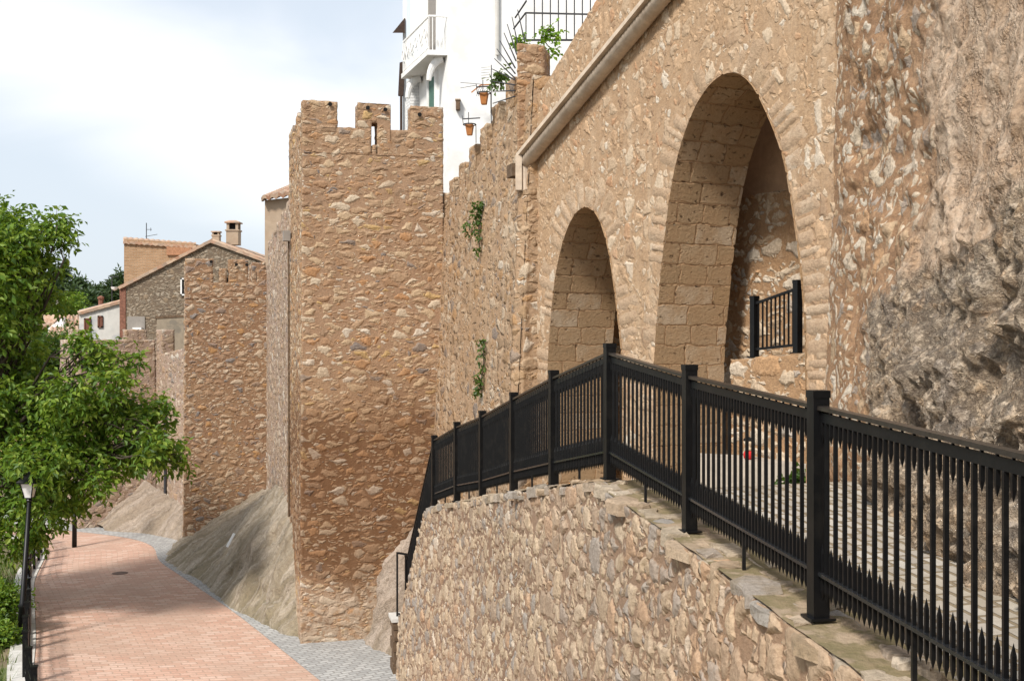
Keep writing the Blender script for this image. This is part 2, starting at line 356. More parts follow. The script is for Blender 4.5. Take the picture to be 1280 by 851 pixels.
M['kerb'] = simple('pale_kerb_stone', (.60, .58, .54), .85, .15, 7., .006, patch=(2., (.42, .40, .36), .6))
M['bark'] = simple('grey_brown_bark', (.085, .065, .05), .95, .4, 10., .03)
M['soil'] = simple('dry_earth', (.20, .16, .10), .95, .3, 2., .03, patch=(.7, (.10, .13, .045), .9))
M['red'] = simple('red_cloth', (.55, .03, .03), .8, .1)
M['cream'] = simple('cream_cloth', (.72, .58, .42), .8, .1)
M['slab'] = simple('pale_walk_stone', (.46, .40, .33), .9, .2, 6., .01)
M['iron'] = simple('grey_iron', (.05, .05, .055), .6, .2)
M['brickred'] = simple('red_corner_brick', (.26, .12, .08), .9, .4, 12., .02)
M['lampglass'] = simple('frosted_lamp_glass', (.78, .76, .76), .35, .05, 3., 0)
def slope_mat(name, a, b, moss, mossamt):
    t = NT(name); r = t.rest()
    du = t.n('ShaderNodeVectorMath', operation='DOT_PRODUCT'); t.put(r, du.inputs[0]); du.inputs[1].default_value = (-.29, .957, .12)
    cb = t.n('ShaderNodeCombineXYZ'); t.put(t.math('MULTIPLY', du.outputs['Value'], 2.4), cb.inputs[0]); t.put(t.math('MULTIPLY', t.sep(r)[2], .55), cb.inputs[1])
    st = t.noise(cb.outputs[0], 1.3, 7, .66, .8).outputs[0]; f = t.noise(r, 15., 7, .75).outputs[0]; g = t.noise(r, .8, 4).outputs[0]
    z = t.sep(r)[2]
    c = t.mix(t.ss(st, .34, .64), a, b); k = t.math('MULTIPLY', t.ss(t.math('ADD', z, t.math('MULTIPLY', g, 2.2)), .9, 2.7, 1., .25), t.ss(st, .38, .58))
    c = t.mix(t.math('MULTIPLY', k, mossamt), c, moss)
    c = t.mix(t.ss(f, .33, .6, .35, 0.), c, tuple(q*.4 for q in b))
    cr = t.noise(t.vm('MULTIPLY', r, (1, 1, .6)), 3.4, 6, .72, 1.5).outputs[0]
    c = t.mix(t.ss(t.math('ABSOLUTE', t.math('SUBTRACT', cr, .5)), 0., .02, .55, 0.), c, (.15, .12, .09))
    h = t.math('ADD', t.math('MULTIPLY', st, 1.5), t.math('MULTIPLY', f, .30)); t.disp(h, .22, .85); return t.done(c, .92)
M['slope'] = slope_mat('sprayed_rock_slope', (.53, .45, .355), (.38, .305, .22), (.24, .205, .10), .5)
M['outcrop'] = slope_mat('pale_rock_outcrop', (.50, .41, .33), (.40, .31, .24), (.26, .22, .12), .3)

def paving(name, bw, bh, c1, c2, c3, mort, jsize, off=.5, amt=.3, big=None):
    t = NT(name); r = t.rest()
    w = t.noise(r, 9., 2).outputs['Color']; p = t.vm('ADD', r, t.vm('SCALE', t.vm('SUBTRACT', w, (.5, .5, .5)), bh*.10))
    b = t.n('ShaderNodeTexBrick'); t.put(p, b.inputs['Vector']); b.offset = off
    for k, v in (('Scale', 1.), ('Mortar Size', jsize), ('Mortar Smooth', .3), ('Brick Width', bw), ('Row Height', bh), ('Bias', 0.)): b.inputs[k].default_value = v
    b.inputs['Color1'].default_value = (0, 0, 0, 1); b.inputs['Color2'].default_value = (1, 1, 1, 1); b.inputs['Mortar'].default_value = (.5, .5, .5, 1)
    c = t.ramp(b.outputs['Color'], [(0, c1), (.5, c2), (1, c3)])
    n1 = t.noise(r, .45, 5, .6).outputs[0]; n2 = t.noise(r, 14., 5, .7).outputs[0]
    c = t.mix(t.ss(n1, .42, .62, 0., amt), c, big or tuple(k*.75 for k in c2))
    c = t.mix(t.ss(n2, .3, .65, .25, 0.), c, tuple(k*.45 for k in c2))
    c = t.mix(b.outputs['Fac'], c, mort)
    h = t.math('SUBTRACT', t.math('MULTIPLY', n2, .3), b.outputs['Fac']); t.bump(h, .012)
    return t.done(c, .85)
M['road'] = paving('red_brick_paving', .30, .15, (.51, .305, .225), (.58, .37, .28), (.63, .455, .365), (.43, .30, .225), .012, amt=.55, big=(.45, .315, .24))
M['strip'] = paving('grey_sett_paving', .22, .13, (.335, .33, .32), (.415, .41, .395), (.50, .49, .47), (.27, .26, .245), .016, amt=.4)
M['walk'] = paving('walkway_setts', .24, .13, (.34, .30, .255), (.43, .385, .33), (.50, .46, .405), (.22, .17, .11), .018, .43, .5, (.32, .26, .17))
M['brickwall'] = paving('orange_brick', .24, .07, (.33, .19, .10), (.40, .24, .13), (.46, .29, .17), (.37, .27, .18), .012, amt=.4)
M['whitebrick'] = paving('white_painted_brick', .26, .09, (.70, .70, .70), (.76, .76, .75), (.80, .80, .79), (.55, .55, .55), .012, amt=.2)
def capmat():
    t = NT('mossy_coping_slabs'); r = t.rest(); n1 = t.noise(r, 3.2, 5, .65).outputs[0]; n2 = t.noise(r, 24., 6, .72).outputs[0]; n3 = t.noise(r, 5.5, 3).outputs[0]
    g = t.n('ShaderNodeNewGeometry').outputs['Random Per Island']
    c = t.ramp(g, [(0, (.36, .29, .21)), (.25, (.46, .37, .27)), (.5, (.31, .285, .26)), (.75, (.42, .30, .195)), (1, (.52, .44, .345))])
    c = t.mix(t.ss(n1, .48, .62, 0., .5), c, (.205, .15, .085)); c = t.mix(t.ss(n2, .3, .6, .45, 0.), c, (.12, .10, .07))
    t.disp(t.math('ADD', n2, n3), .02, 1.); return t.done(c, .9)
M['cap'] = capmat()
M['moss'] = simple('mossy_mortar_bed', (.235, .18, .105), .95, .3, 9., .03, col2=(.17, .14, .07), patch=(4., (.36, .27, .19), .8))
def tilemat():
    t = NT('clay_roof_tiles'); r = t.rest(); v = t.vor(t.vm('MULTIPLY', r, (4.5, 2.2, 4.5)), 1.).outputs['Color']; q = t.sep(v)
    c = t.ramp(q[0], [(0, (.34, .18, .11)), (.35, (.44, .28, .19)), (.7, (.50, .36, .25)), (1, (.30, .21, .155))])
    n2 = t.noise(r, 3., 5).outputs[0]; c = t.mix(t.ss(n2, .45, .65, 0., .5), c, (.33, .27, .21)); t.bump(t.noise(r, 20., 4).outputs[0], .01); return t.done(c, .9)
M['tile'] = tilemat()
def leafmat(name, cols, trans=.5):
    t = NT(name); g = t.n('ShaderNodeNewGeometry').outputs['Random Per Island']
    c = t.ramp(g, cols); t.put(c, t.b.inputs['Base Color']); t.b.inputs['Roughness'].default_value = .5; t.b.inputs['Specular IOR Level'].default_value = .4
    tr = t.n('ShaderNodeBsdfTranslucent'); t.L(t.mix(.5, c, (.30, .40, .02), 'MIX'), tr.inputs[0])
    mx = t.n('ShaderNodeMixShader'); mx.inputs[0].default_value = trans; t.L(t.b.outputs[0], mx.inputs[1]); t.L(tr.outputs[0], mx.inputs[2]); t.L(mx.outputs[0], t.out.inputs[0]); return t.m
M['leaf'] = leafmat('broad_leaves', [(0, (.035, .085, .010)), (.3, (.08, .165, .016)), (.65, (.15, .255, .026)), (1, (.29, .37, .055))], .42)
M['pine'] = leafmat('pine_needles', [(0, (.026, .052, .024)), (.6, (.048, .085, .034)), (1, (.085, .13, .05))], .15)
M['ivy'] = leafmat('ivy_leaves', [(0, (.03, .07, .012)), (.6, (.06, .12, .02)), (1, (.10, .17, .03))], .3)
M['vine'] = leafmat('bright_vine_leaves', [(0, (.10, .22, .015)), (.6, (.17, .33, .02)), (1, (.28, .42, .04))], .45)
M['grass'] = leafmat('grass_blades', [(0, (.05, .10, .015)), (.6, (.10, .16, .03)), (1, (.22, .21, .07))], .3)

# ------------------------------------------------------------------ foliage
def leaves(centers, radii, n, length, width, droop=.35, flat=(1, 1, 1), per=7, spread=.45, seed=1, shell=.5):
    g = np.random.default_rng(seed); C = np.asarray(centers, float); Rr = np.asarray(radii, float)
    wt = Rr**2/np.sum(Rr**2); k = g.choice(len(C), n, p=wt)
    d = g.normal(size=(n, 3)); d /= np.linalg.norm(d, axis=1)[:, None]
    rad = (g.random(n)**shell)[:, None]*Rr[k][:, None]
    base = C[k]+d*rad*np.asarray(flat)
    dirs = d*.8+g.normal(size=(n, 3))*.55; dirs[:, 2] -= droop; dirs /= np.linalg.norm(dirs, axis=1)[:, None]
    side = np.cross(dirs, [0, 0, 1.])+g.normal(size=(n, 3))*.2; side /= np.linalg.norm(side, axis=1)[:, None]
    V = []
    for j in range(per):
        s_ = (-1 if j % 2 else 1) if j < per-1 else 0
        o = base+dirs*(spread*(j/(per-1)-.3))[..., None] if False else base+dirs*(spread*(j/max(per-1, 1)-.3))
        ld = dirs*.6+side*s_*.9+g.normal(size=(n, 3))*.28; ld[:, 2] -= droop*.7; ld /= np.linalg.norm(ld, axis=1)[:, None]
        L = length*(.65+.7*g.random((n, 1)))
        w = np.cross(ld, g.normal(size=(n, 3))*.7+[0, 0, 1.]); w /= np.linalg.norm(w, axis=1)[:, None]; up = np.cross(w, ld)
        V.append(np.stack([o, o+ld*L*.5+w*width*L/length+up*width*.35, o+ld*L-up*L*.12, o+ld*L*.5-w*width*L/length+up*width*.35], 1))
    V = np.concatenate(V).reshape(-1, 3); F_ = np.arange(len(V)).reshape(-1, 4)
    return V, F_
def limb(mb, a, b, r0, r1, sag=.2, n=7, seed=0):
    g = np.random.default_rng(seed); a, b = np.asarray(a, float), np.asarray(b, float); L = np.linalg.norm(b-a); pts = []
    off = g.normal(size=(n, 3))*L*.035
    for i in range(n):
        t = i/(n-1); p = a*(1-t)+b*t; p[2] += sag*L*math.sin(math.pi*t)*.6; pts.append(p+off[i]*(0 if i in (0,) else 1))
    mb.tube(pts, [r0*(1-t)+r1*t for t in np.linspace(0, 1, n)], 7); return pts

# ------------------------------------------------------------------ ground, road, setting
def sheet(name, L_, R_, z, mat, n=80, m=10, smoothit=5, label=None):
    a = smooth_pl(L_, n, smoothit); b = smooth_pl(R_, n, smoothit)
    t = np.linspace(0, 1, m)[None, :, None]; pts = a[:, None]*(1-t)+b[:, None]*t
    wdt = np.linalg.norm(b-a, axis=1); mid = (a+b)/2; s_ = np.r_[0, np.cumsum(np.linalg.norm(np.diff(mid, axis=0), axis=1))]
    xyz = np.concatenate([pts, np.full((n, m, 1), z)], 2)
    rest = np.stack([np.linspace(0, 1, m)[None, :]*wdt[:, None]-wdt[:, None]/2, np.repeat(s_[:, None], m, 1), np.zeros((n, m))], 2)
    return tag(MB().grid(xyz, rest, flip=True).build(name, mat), kind='structure')
g_ = 400.
tag(MB().grid(np.array([[[-g_, -60, 0], [-g_, 700, 0]], [[g_, -60, 0], [g_, 700, 0]]], float)).build('ground', M['soil']), kind='structure')
road_r = [(2.5, 10), (-.6, 15.5), (-3.58, 20.9), (-6.27, 25.8), (-8.2, 29), (-9.6, 31.3), (-10.45, 32.6), (-10.75, 34.2), (-12, 35.9), (-13.95, 37.0), (-17, 38.4), (-26, 41)]
road_l = [(-3.9, 10), (-6.2, 15.5), (-8.95, 20.9), (-9.97, 23.5), (-11.5, 27), (-12.6, 29.5), (-13.3, 31.7), (-13.9, 33.6), (-14.7, 35), (-16, 36), (-18, 37), (-27, 39.4)]
sheet('road', road_l, road_r, .008, M['road'])
sheet('pavement', road_r, [(4, 10), (2, 15.5), (-.3, 21), (-2.6, 24.6), (-5.2, 27), (-6.8, 31), (-8, 34), (-10, 36.6), (-12.3, 38.9), (-14.4, 39.6), (-17, 41), (-26, 44)], .012, M['strip'], m=8)
# verge left of the road and its kerb
kl = smooth_pl([(x-.12, y) for x, y in road_l], 80, 5)
d = np.gradient(kl, axis=0); d /= np.linalg.norm(d, axis=1)[:, None]; nrm = np.stack([-d[:, 1], d[:, 0]], 1)
mb = MB()
for a_, b_, z_ in ((0, .0, .0),):
    prof = [(.10, .004), (.10, .03), (0., .03), (-.02, .03)]
pts = np.stack([np.concatenate([kl+nrm*o, np.full((80, 1), z)], 1) for o, z in ((-.10, .0), (-.10, .025), (.06, .025), (.06, .16), (.36, .16), (.36, 0.))], 1)
mb.grid(pts, flip=True); tag(mb.build('kerb', M['kerb']), kind='structure')
vl = kl+nrm*.36; far = vl+np.array([-30., -2.])
tt = np.linspace(0, 1, 14)[None, :, None]**1.6
vp = vl[:, None]*(1-tt)+far[:, None]*tt
vz = np.array([[.13-.9*min(1, t*5)+.18*fbm((x, y, 0), .5) for (x, y), t in zip(row, np.linspace(0, 1, 14)**1.6)] for row in vp]); vz[:, 0] = .13
vz = np.maximum(vz, .02)
tag(MB().grid(np.concatenate([vp, vz[..., None]], 2), flip=False).build('verge', M['soil'], smooth=True), kind='structure')
# grass along the kerb
g = np.random.default_rng(3); n = 9000; i_ = g.integers(0, 70, n); o_ = .42+g.random(n)**1.5*4.
bp = kl[i_]+nrm[i_]*o_[:, None]+g.normal(size=(n, 2))*.12; bz = .05*np.ones(n)
hh = .12+.22*g.random(n); az = g.random(n)*6.28; lean = g.normal(size=(n, 2))*.09; wd = .012+.012*g.random(n)
A = np.stack([bp[:, 0]-np.cos(az)*wd, bp[:, 1]-np.sin(az)*wd, bz], 1); B = np.stack([bp[:, 0]+np.cos(az)*wd, bp[:, 1]+np.sin(az)*wd, bz], 1)
T = np.stack([bp[:, 0]+lean[:, 0], bp[:, 1]+lean[:, 1], bz+hh], 1)
V = np.stack([A, B, T], 1).reshape(-1, 3)
o = MB().add(V, np.arange(3*n).reshape(-1, 3)).build('grass', M['grass']); tag(o, 'rough green grass along the pale kerb left of the fence', 'grass', kind='stuff')
# hill beyond the village
hx = np.linspace(-160, 60, 45); hy = np.linspace(85, 330, 40)
hp = np.array([[(x, y, max(-1., (15*math.exp(-((x+75)/60)**2-((y-190)/70)**2))+1.6*fbm((x, y, 3), .03))) for y in hy] for x in hx])
tag(MB().grid(hp, flip=True).build('hill', M['pine'] if False else M['soil'], smooth=True), kind='structure')

# manhole covers in the brick road
def manhole(px, py, label):
    d_ = F*H/(py-425); c = P(px, py, d_); mb = MB(); mb.lathe((c[0], c[1], .010), [(.21, 0), (.21, .006), (.19, .008), (.02, .008)], 20)
    o = mb.build('manhole_cover', M['cover']); tag(o, label, 'manhole')
manhole(150, 716, 'dark round manhole cover in the brick road, past the street lantern')

# ------------------------------------------------------------------ tower beside the path
sdir = np.array([-.26, .965]); sdir /= np.linalg.norm(sdir); fdir = np.array([sdir[1], -sdir[0]])
def merlon_box(mb, o2, u0, u1, v0, v1, z0, z1, fd, sd, res=.06, bottom=False):
    q = [o2+fd*u0+sd*v0, o2+fd*u1+sd*v0, o2+fd*u1+sd*v1, o2+fd*u0+sd*v1]
    return mb.prism(q, z0, z1, res, bottom=bottom)
A0 = np.array([-4.40, 23.5]); AW = 3.02; AD = 4.2; zA = H+(425-157)/F*23.6       # parapet sill
zM = H+(425-124)/F*23.5
tw = thing('stone_tower', (A0[0]+1.5, A0[1]+2, 0), 'tall square rubble stone tower with battlements standing nearest, beside the stair railing', 'tower')
def ring(o2, w, dp, fd, sd, g=0.): return [o2-fd*g-sd*g, o2+fd*(w+g)-sd*g, o2+fd*(w+g)+sd*(dp+g), o2-fd*g+sd*(dp+g)]
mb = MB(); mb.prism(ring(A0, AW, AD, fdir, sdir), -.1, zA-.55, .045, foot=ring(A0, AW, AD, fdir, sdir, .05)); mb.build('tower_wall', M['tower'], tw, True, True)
mb = MB()
for (u0, u1, v0, v1, zt_) in ((0, 1.465, 0, .42, zA), (1.465, 1.575, 0, .42, zA-.34), (1.575, AW, 0, .42, zA), (0, .42, .42, AD, zA), (AW-.42, AW, .42, AD, zA), (.42, AW-.42, AD-.42, AD, zA)):
    merlon_box(mb, A0, u0, u1, v0, v1, zA-.57, zt_, fdir, sdir)
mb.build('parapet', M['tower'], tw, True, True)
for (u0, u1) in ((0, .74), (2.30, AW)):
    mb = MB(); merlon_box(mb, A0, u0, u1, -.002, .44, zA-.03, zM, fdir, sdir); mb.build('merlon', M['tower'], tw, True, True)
# middle merlon with a slit
mb = MB(); us = (1.16, 1.465, 1.575, 1.87); zs = (zA-.35, zA-.31, zA+.12, zM)
mb2 = MB()
def slit_face(v, flip):
    for i in range(3):
        for j in range(1, 3):
            if i == 1 and j == 1: continue
            q = [A0+fdir*us[i]+sdir*v, A0+fdir*us[i+1]+sdir*v]
            a, b = (q[0], q[1]) if not flip else (q[1], q[0])
            mb.patch((*a, zs[j]), (*b, zs[j]), (*b, zs[j+1]), (*a, zs[j+1]), .06)
slit_face(-.003, False); slit_face(.44, True)
for i in (0, 3):
    p, q = A0+fdir*us[i]-sdir*.003, A0+fdir*us[i]+sdir*.44
    if i == 0: p, q = q, p
    mb.patch((*p, zs[1]), (*q, zs[1]), (*q, zs[3]), (*p, zs[3]), .06)
for i in (1, 2):
    p, q = A0+fdir*us[i]-sdir*.003, A0+fdir*us[i]+sdir*.44
    if i == 2: p, q = q, p
    mb.patch((*p, zs[1]), (*q, zs[1]), (*q, zs[2]), (*p, zs[2]), .06)
c4 = [A0+fdir*us[0]-sdir*.003, A0+fdir*us[3]-sdir*.003, A0+fdir*us[3]+sdir*.44, A0+fdir*us[0]+sdir*.44]
mb.patch(*[(*p, zs[3]) for p in c4], .06)
c4 = [A0+fdir*us[1]+sdir*.44, A0+fdir*us[2]+sdir*.44, A0+fdir*us[2]-sdir*.003, A0+fdir*us[1]-sdir*.003]
mb.patch(*[(*p, zs[2]) for p in c4], .06)
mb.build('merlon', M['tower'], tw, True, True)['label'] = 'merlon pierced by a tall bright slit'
for (v0, v1) in ((1.25, 1.95), (2.75, AD)):
    for uu in ((0, .42), (AW-.42, AW)):
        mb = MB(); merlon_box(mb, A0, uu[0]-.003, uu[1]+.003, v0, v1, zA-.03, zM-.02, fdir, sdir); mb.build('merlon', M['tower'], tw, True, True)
for px, py in ((412, 131), (459, 133), (481, 134), (525, 138)):
    u = (px-378)/F*23.7; c = A0+fdir*u-sdir*.035; mb = MB()
    mb.tube([(*c, H+(425-py)/F*23.7), (*(c-sdir*.012), H+(425-py)/F*23.7)], .045, 10); mb.build('drain_hole', M['dark'], tw)
# grey junction box and its conduit on the tower side
bx = A0+sdir*3.3; nside = -fdir
c = bx+nside*.11
jb = thing('junction_box', (c[0], c[1], H+(425-294)/F*26.5), 'small grey junction box high on the tower corner with a conduit running down', 'junction box')
mb = MB(); mb.box((c[0], c[1], H+(425-294)/F*26.5), (.16, .30, .24), math.atan2(sdir[1], sdir[0])-math.pi/2); mb.build('box_body', M['greybox'], jb)
mb = MB(); c2 = bx+nside*.06; mb.tube([(*c2, H+(425-300)/F*26.5), (*c2, .7)], .022, 8); mb.build('conduit', M['corbel'], jb)

# ------------------------------------------------------------------ curtain wall between tower and arches
def wall_run(mb, pts, tops, z0, thick, res, batter=0.):
    """wall along plan pts (outer face), thickness to the right of travel; tops per point"""
    pts = [np.asarray(p, float) for p in pts]
    for (p, q, zp, zq) in zip(pts[:-1], pts[1:], tops[:-1], tops[1:]):
        dd = (q-p)/np.linalg.norm(q-p); nn = np.array([dd[1], -dd[0]])          # right-hand side
        fp, fq = p-nn*batter*(zp-z0), q-nn*batter*(zq-z0)
        mb.prism([q, p, p+nn*thick, q+nn*thick][::-1] if False else [p, p+nn*thick, q+nn*thick, q], z0, [zp, zp, zq, zq], res, foot=[fp, p+nn*thick, q+nn*thick, fq])
    return mb
C0 = np.array([-1.62, 24.88]); C1 = np.array([.345, 17.62])                        # far end, near end
cd = (C1-C0)/np.linalg.norm(C1-C0); cn = np.array([cd[1], -cd[0]])                # cn points to the outside (left)
if cn[0] > 0: cn = -cn
CL = np.linalg.norm(C1-C0); cw = .48
cur = thing('curtain_wall', (*((C0+C1)/2), 0), 'rough rubble curtain wall with stepped battlements between the near tower and the arches', 'wall')
def ctop(s): return H+2.55+1.62*(s/CL)**1.15
mb = MB(); ns = int(CL/.05); nz = 230
S = np.linspace(0, CL, ns)
def front(s, z, bat=.05): return C0+cd*s+cn*bat*(ctop(s)-z)
pts = np.array([[(*front(s, z), z) for z in np.linspace(-.1, ctop(s), nz)] for s in S]); mb.grid(pts, flip=True)
mb.grid(np.array([[(*(C0+cd*s-cn*v), ctop(s)) for v in np.linspace(0, cw, 10)] for s in S]), flip=True)
mb.grid(np.array([[(*(C0+cd*s-cn*cw), z) for z in np.linspace(ctop(s), -.1, 60)] for s in S]), flip=True)
mb.grid(np.array([[(*(front(CL, z)*(1-u)+(C1-cn*cw)*u), z) for z in np.linspace(-.1, ctop(CL), 160)] for u in np.linspace(0, 1, 14)]), flip=True)
mb.build('wall_body', M['curtain'], cur, True, True)
pitch = CL/8
for k in range(7):
    s0 = k*pitch+.22*(k > 0)*.5; s1 = s0+pitch*.62; zt = ctop((s0+s1)/2)+.62
    q = [C0+cd*s0+cn*.0, C0+cd*s0-cn*cw, C0+cd*s1-cn*cw, C0+cd*s1]
    mb = MB(); mb.prism(q[::-1], [ctop(s1)-.05, ctop(s1)-.05, ctop(s0)-.05, ctop(s0)-.05], zt, .055); mb.build('merlon', M['curtain'], cur, True, True)

# ------------------------------------------------------------------ arch wall
B0 = np.array([.32, 17.77]); B1 = np.array([3.3, 12.2]); bd_ = (B1-B0)/np.linalg.norm(B1-B0); BL = np.linalg.norm(B1-B0)
bn = np.array([-bd_[1], bd_[0]])
if bn[0] < 0: bn = -bn                                                            # inward
def onwall(px, py):                                                               # photo pixel -> (s, z) on the arch wall face
    k = (px-640)/F; s = (k*B0[1]-B0[0])/(bd_[0]-k*bd_[1]); y = B0[1]+bd_[1]*s
    return s, H-(py-425)/F*y
def prof(L_, ap, R_, zbase):
    pl = [onwall(*p) for p in L_]+[onwall(*ap)]+[onwall(*p) for p in R_]
    pl = np.array(pl); a0 = pl[0].copy(); a0[1] = zbase; a0[0] -= .03; b0 = pl[-1].copy(); b0[1] = zbase; b0[0] += .03
    pl = np.vstack([a0, pl, b0]); p = resample(pl, 140)
    for _ in range(10): p[1:-1] = (p[:-2]+2*p[1:-1]+p[2:])/4
    return p
ZB = H-3.3
big = prof([(818, 445), (823, 381), (830, 307), (837.5, 243), (847, 193), (865, 139), (882, 108), (903, 88)], (922, 85), [(939, 97), (957, 134), (981, 193), (995, 282), (1004, 356), (1008, 420)], ZB)
sml = prof([(685, 455), (689, 396), (694, 346), (702, 307), (714, 272), (724, 259)], (735, 254), [(749, 267), (761, 307), (767, 346), (773, 396), (778, 440)], ZB)
def atop(s): return min(H+3.72+.62*s, H+7.5)
def inside(poly, pts):
    x, y = pts[:, 0], pts[:, 1]; c = np.zeros(len(pts), bool); n = len(poly)
    for i in range(n):
        x0, y0 = poly[i]; x1, y1 = poly[(i+1) % n]
        k = ((y0 > y) != (y1 > y)) & (x < (x1-x0)*(y-y0)/(y1-y0+1e-12)+x0); c ^= k
    return c
def Bp(s, z, t=0.): p = B0+bd_*s+bn*t; return (p[0], p[1], z)
aw = thing('arch_wall', (*((B0+B1)/2), ZB), 'pale rubble wall pierced by two tall arches, with a sloping clay channel above', 'wall')
S0, S1 = -.02, BL+.62; ns, nz = int((S1-S0)/.032), 320
ss_ = np.linspace(S0, S1, ns)
sz = np.array([[(s, z) for z in np.linspace(ZB, atop(max(s, 0)), nz)] for s in ss_])
idx = np.arange(ns*nz).reshape(ns, nz); cen = (sz[:-1, :-1]+sz[1:, :-1]+sz[1:, 1:]+sz[:-1, 1:])/4
rem = inside(big, cen.reshape(-1, 2)) | inside(sml, cen.reshape(-1, 2)); rem = rem.reshape(ns-1, nz-1)
touch_r = np.zeros((ns, nz), bool); touch_k = np.zeros((ns, nz), bool)
for di in (0, 1):
    for dj in (0, 1):
        touch_r[di:ns-1+di, dj:nz-1+dj] |= rem; touch_k[di:ns-1+di, dj:nz-1+dj] |= ~rem
edge = np.argwhere(touch_r & touch_k)
dense = [resample(p, 900) for p in (big, sml)]; alld = np.vstack(dense)
for i, j in edge:
    dd = alld-sz[i, j]; k = np.argmin((dd**2).sum(1)); sz[i, j] = alld[k]
V = np.array([Bp(s, z) for s, z in sz.reshape(-1, 2)])
q = np.stack([idx[:-1, :-1], idx[1:, :-1], idx[1:, 1:], idx[:-1, 1:]], -1)[~rem]
mb = MB(); mb.add(V, q)
TH = 1.16
mb.grid(np.array([[Bp(s, atop(max(s, 0)), t) for t in np.linspace(0, TH, 24)] for s in ss_]))
mb.grid(np.array([[Bp(S0, z, t) for z in np.linspace(ZB, atop(0), 150)] for t in np.linspace(TH, 0, 24)]))
mb.build('wall_face', M['arch'], aw, True, True)
for pr in (big, sml):
    L = np.r_[0, np.cumsum(np.linalg.norm(np.diff(pr, axis=0), axis=1))]
    pr = resample(pr, int(L[-1]/.035)); L = np.linspace(0, L[-1], len(pr)); T_ = np.linspace(-.015, TH, 36)
    pts = np.array([[Bp(s, z, t) for t in T_] for s, z in pr]); rest = np.array([[(t+.13, l, 0) for t in T_] for l in L])
    MB().grid(pts, rest, flip=True).build('arch_soffit', M['ashlar'], aw, True)
g = np.random.default_rng(5)
for pr, zlow in ((big, H-1.2), (sml, H-1.2)):
    fine_ = resample(pr, 600); tg_ = np.gradient(fine_, axis=0); tg_ /= np.linalg.norm(tg_, axis=1)[:, None]; no_ = np.stack([-tg_[:, 1], tg_[:, 0]], 1)
    mid2 = fine_.mean(0); 
    if ((fine_[300]+no_[300]*.1)-mid2)@(fine_[300]-mid2) < ((fine_[300]-mid2)**2).sum(): no_ = -no_
    L = np.r_[0, np.cumsum(np.linalg.norm(np.diff(fine_, axis=0), axis=1))]; mb = MB(); l0 = 0.
    while l0 < L[-1]-.1:
        wv = .10+.13*g.random(); l1 = min(l0+wv, L[-1]); dep = .24+.26*g.random(); nu, nv = 5, 9; pts = np.zeros((nu, nv, 3)); pro = .004+.010*g.random()
        for i, u in enumerate(np.linspace(.05, .95, nu)):
            l = l0+(l1-l0)*u; c = np.array([np.interp(l, L, fine_[:, 0]), np.interp(l, L, fine_[:, 1])]); nn = np.array([np.interp(l, L, no_[:, 0]), np.interp(l, L, no_[:, 1])])
            for j, v in enumerate(np.linspace(-.004, dep+.03*g.normal()*(1 if i in (0, nu-1) else .3), nv)):
                p = c+nn*v; e = i in (0, nu-1) or j in (0, nv-1); pts[i, j] = Bp(p[0], p[1], .012 if e else -pro)
        if pts[:, :, 2].min() > zlow and g.random() < (.62 if pts[:, :, 2].mean() < H+1.2 else .85): mb.grid(pts)
        l0 = l1+.006
    mb.build('arch_ring', M['voussoir'], aw, True)
# wall behind the arches: rubble below, brown plaster above
tI = TH+.45
iw = thing('inner_wall', (*(B0+bd_*3+bn*1.6), ZB), 'rubble wall seen through the arches, brown plaster over its upper half', 'wall')
mb = MB(); zI = H+2.02
mb.prism([Bp(-.3, 0, tI)[:2], Bp(BL+2.5, 0, tI)[:2], Bp(BL+2.5, 0, tI+.4)[:2], Bp(-.3, 0, tI+.4)[:2]], ZB, zI, .045); mb.build('rubble_course', M['inner'], iw, True, True)
mb = MB(); mb.prism([Bp(-.3, 0, tI+.12)[:2], Bp(BL+2.5, 0, tI+.12)[:2], Bp(BL+2.5, 0, tI+.4)[:2], Bp(-.3, 0, tI+.4)[:2]], zI, H+5.2, .5); mb.build('plaster_band', M['innerplaster'], iw)
# parapet and short railing in the big arch
def in_arch(px, d_off):                                                          # pixel on a plane d_off behind the face
    k = (px-640)/F; o = B0+bn*d_off; s = (k*o[1]-o[0])/(bd_[0]-k*bd_[1]); return s
sa, sb = in_arch(918, .45), in_arch(1016, .45)
mb = MB(); q = [Bp(sa, 0, .38)[:2], Bp(sb, 0, .38)[:2], Bp(sb, 0, .75)[:2], Bp(sa, 0, .75)[:2]]
mb.prism(q, ZB, [H-.23, H-.14, H-.14, H-.23], .04); o = mb.build('stone_parapet', M['inner'], None, True, True); tag(o, 'low rough stone parapet inside the larger arch under a short black railing', 'parapet')

# ---- railings
def spear(mb, p, up, dn, w=.023):
    """vertical bar with pointed ends about p"""
    x, y, z = p; h = w/2
    mb.bar((x, y, z-dn), (x, y, z+up), w)
    for zz, s in ((z-dn, -1), (z+up, 1)):
        v = [(x-h, y-h, zz), (x+h, y-h, zz), (x+h, y+h, zz), (x-h, y+h, zz), (x, y, zz+s*.05)]
        f = [(0, 1, 4), (1, 2, 4), (2, 3, 4), (3, 0, 4)] if s > 0 else [(1, 0, 4), (2, 1, 4), (3, 2, 4), (0, 3, 4)]
        mb.add(v, f)
def post(parent, x, y, z, h, w=.1, rz=0):
    mb = MB(); mb.box((x, y, z+h/2-.02), (w, w, h-.04), rz); mb.box((x, y, z+h-.02), (w+.008, w+.008, .04), rz); mb.box((x, y, z+.006), (w+.05, w+.05, .012), rz)
    return mb.build('post', M['black'], parent)
ia, ib = in_arch(943, .5), in_arch(997, .5)
ir = thing('arch_railing', Bp((ia+ib)/2, H-.18, .5), 'short black iron railing on the stone parapet inside the larger arch', 'railing')
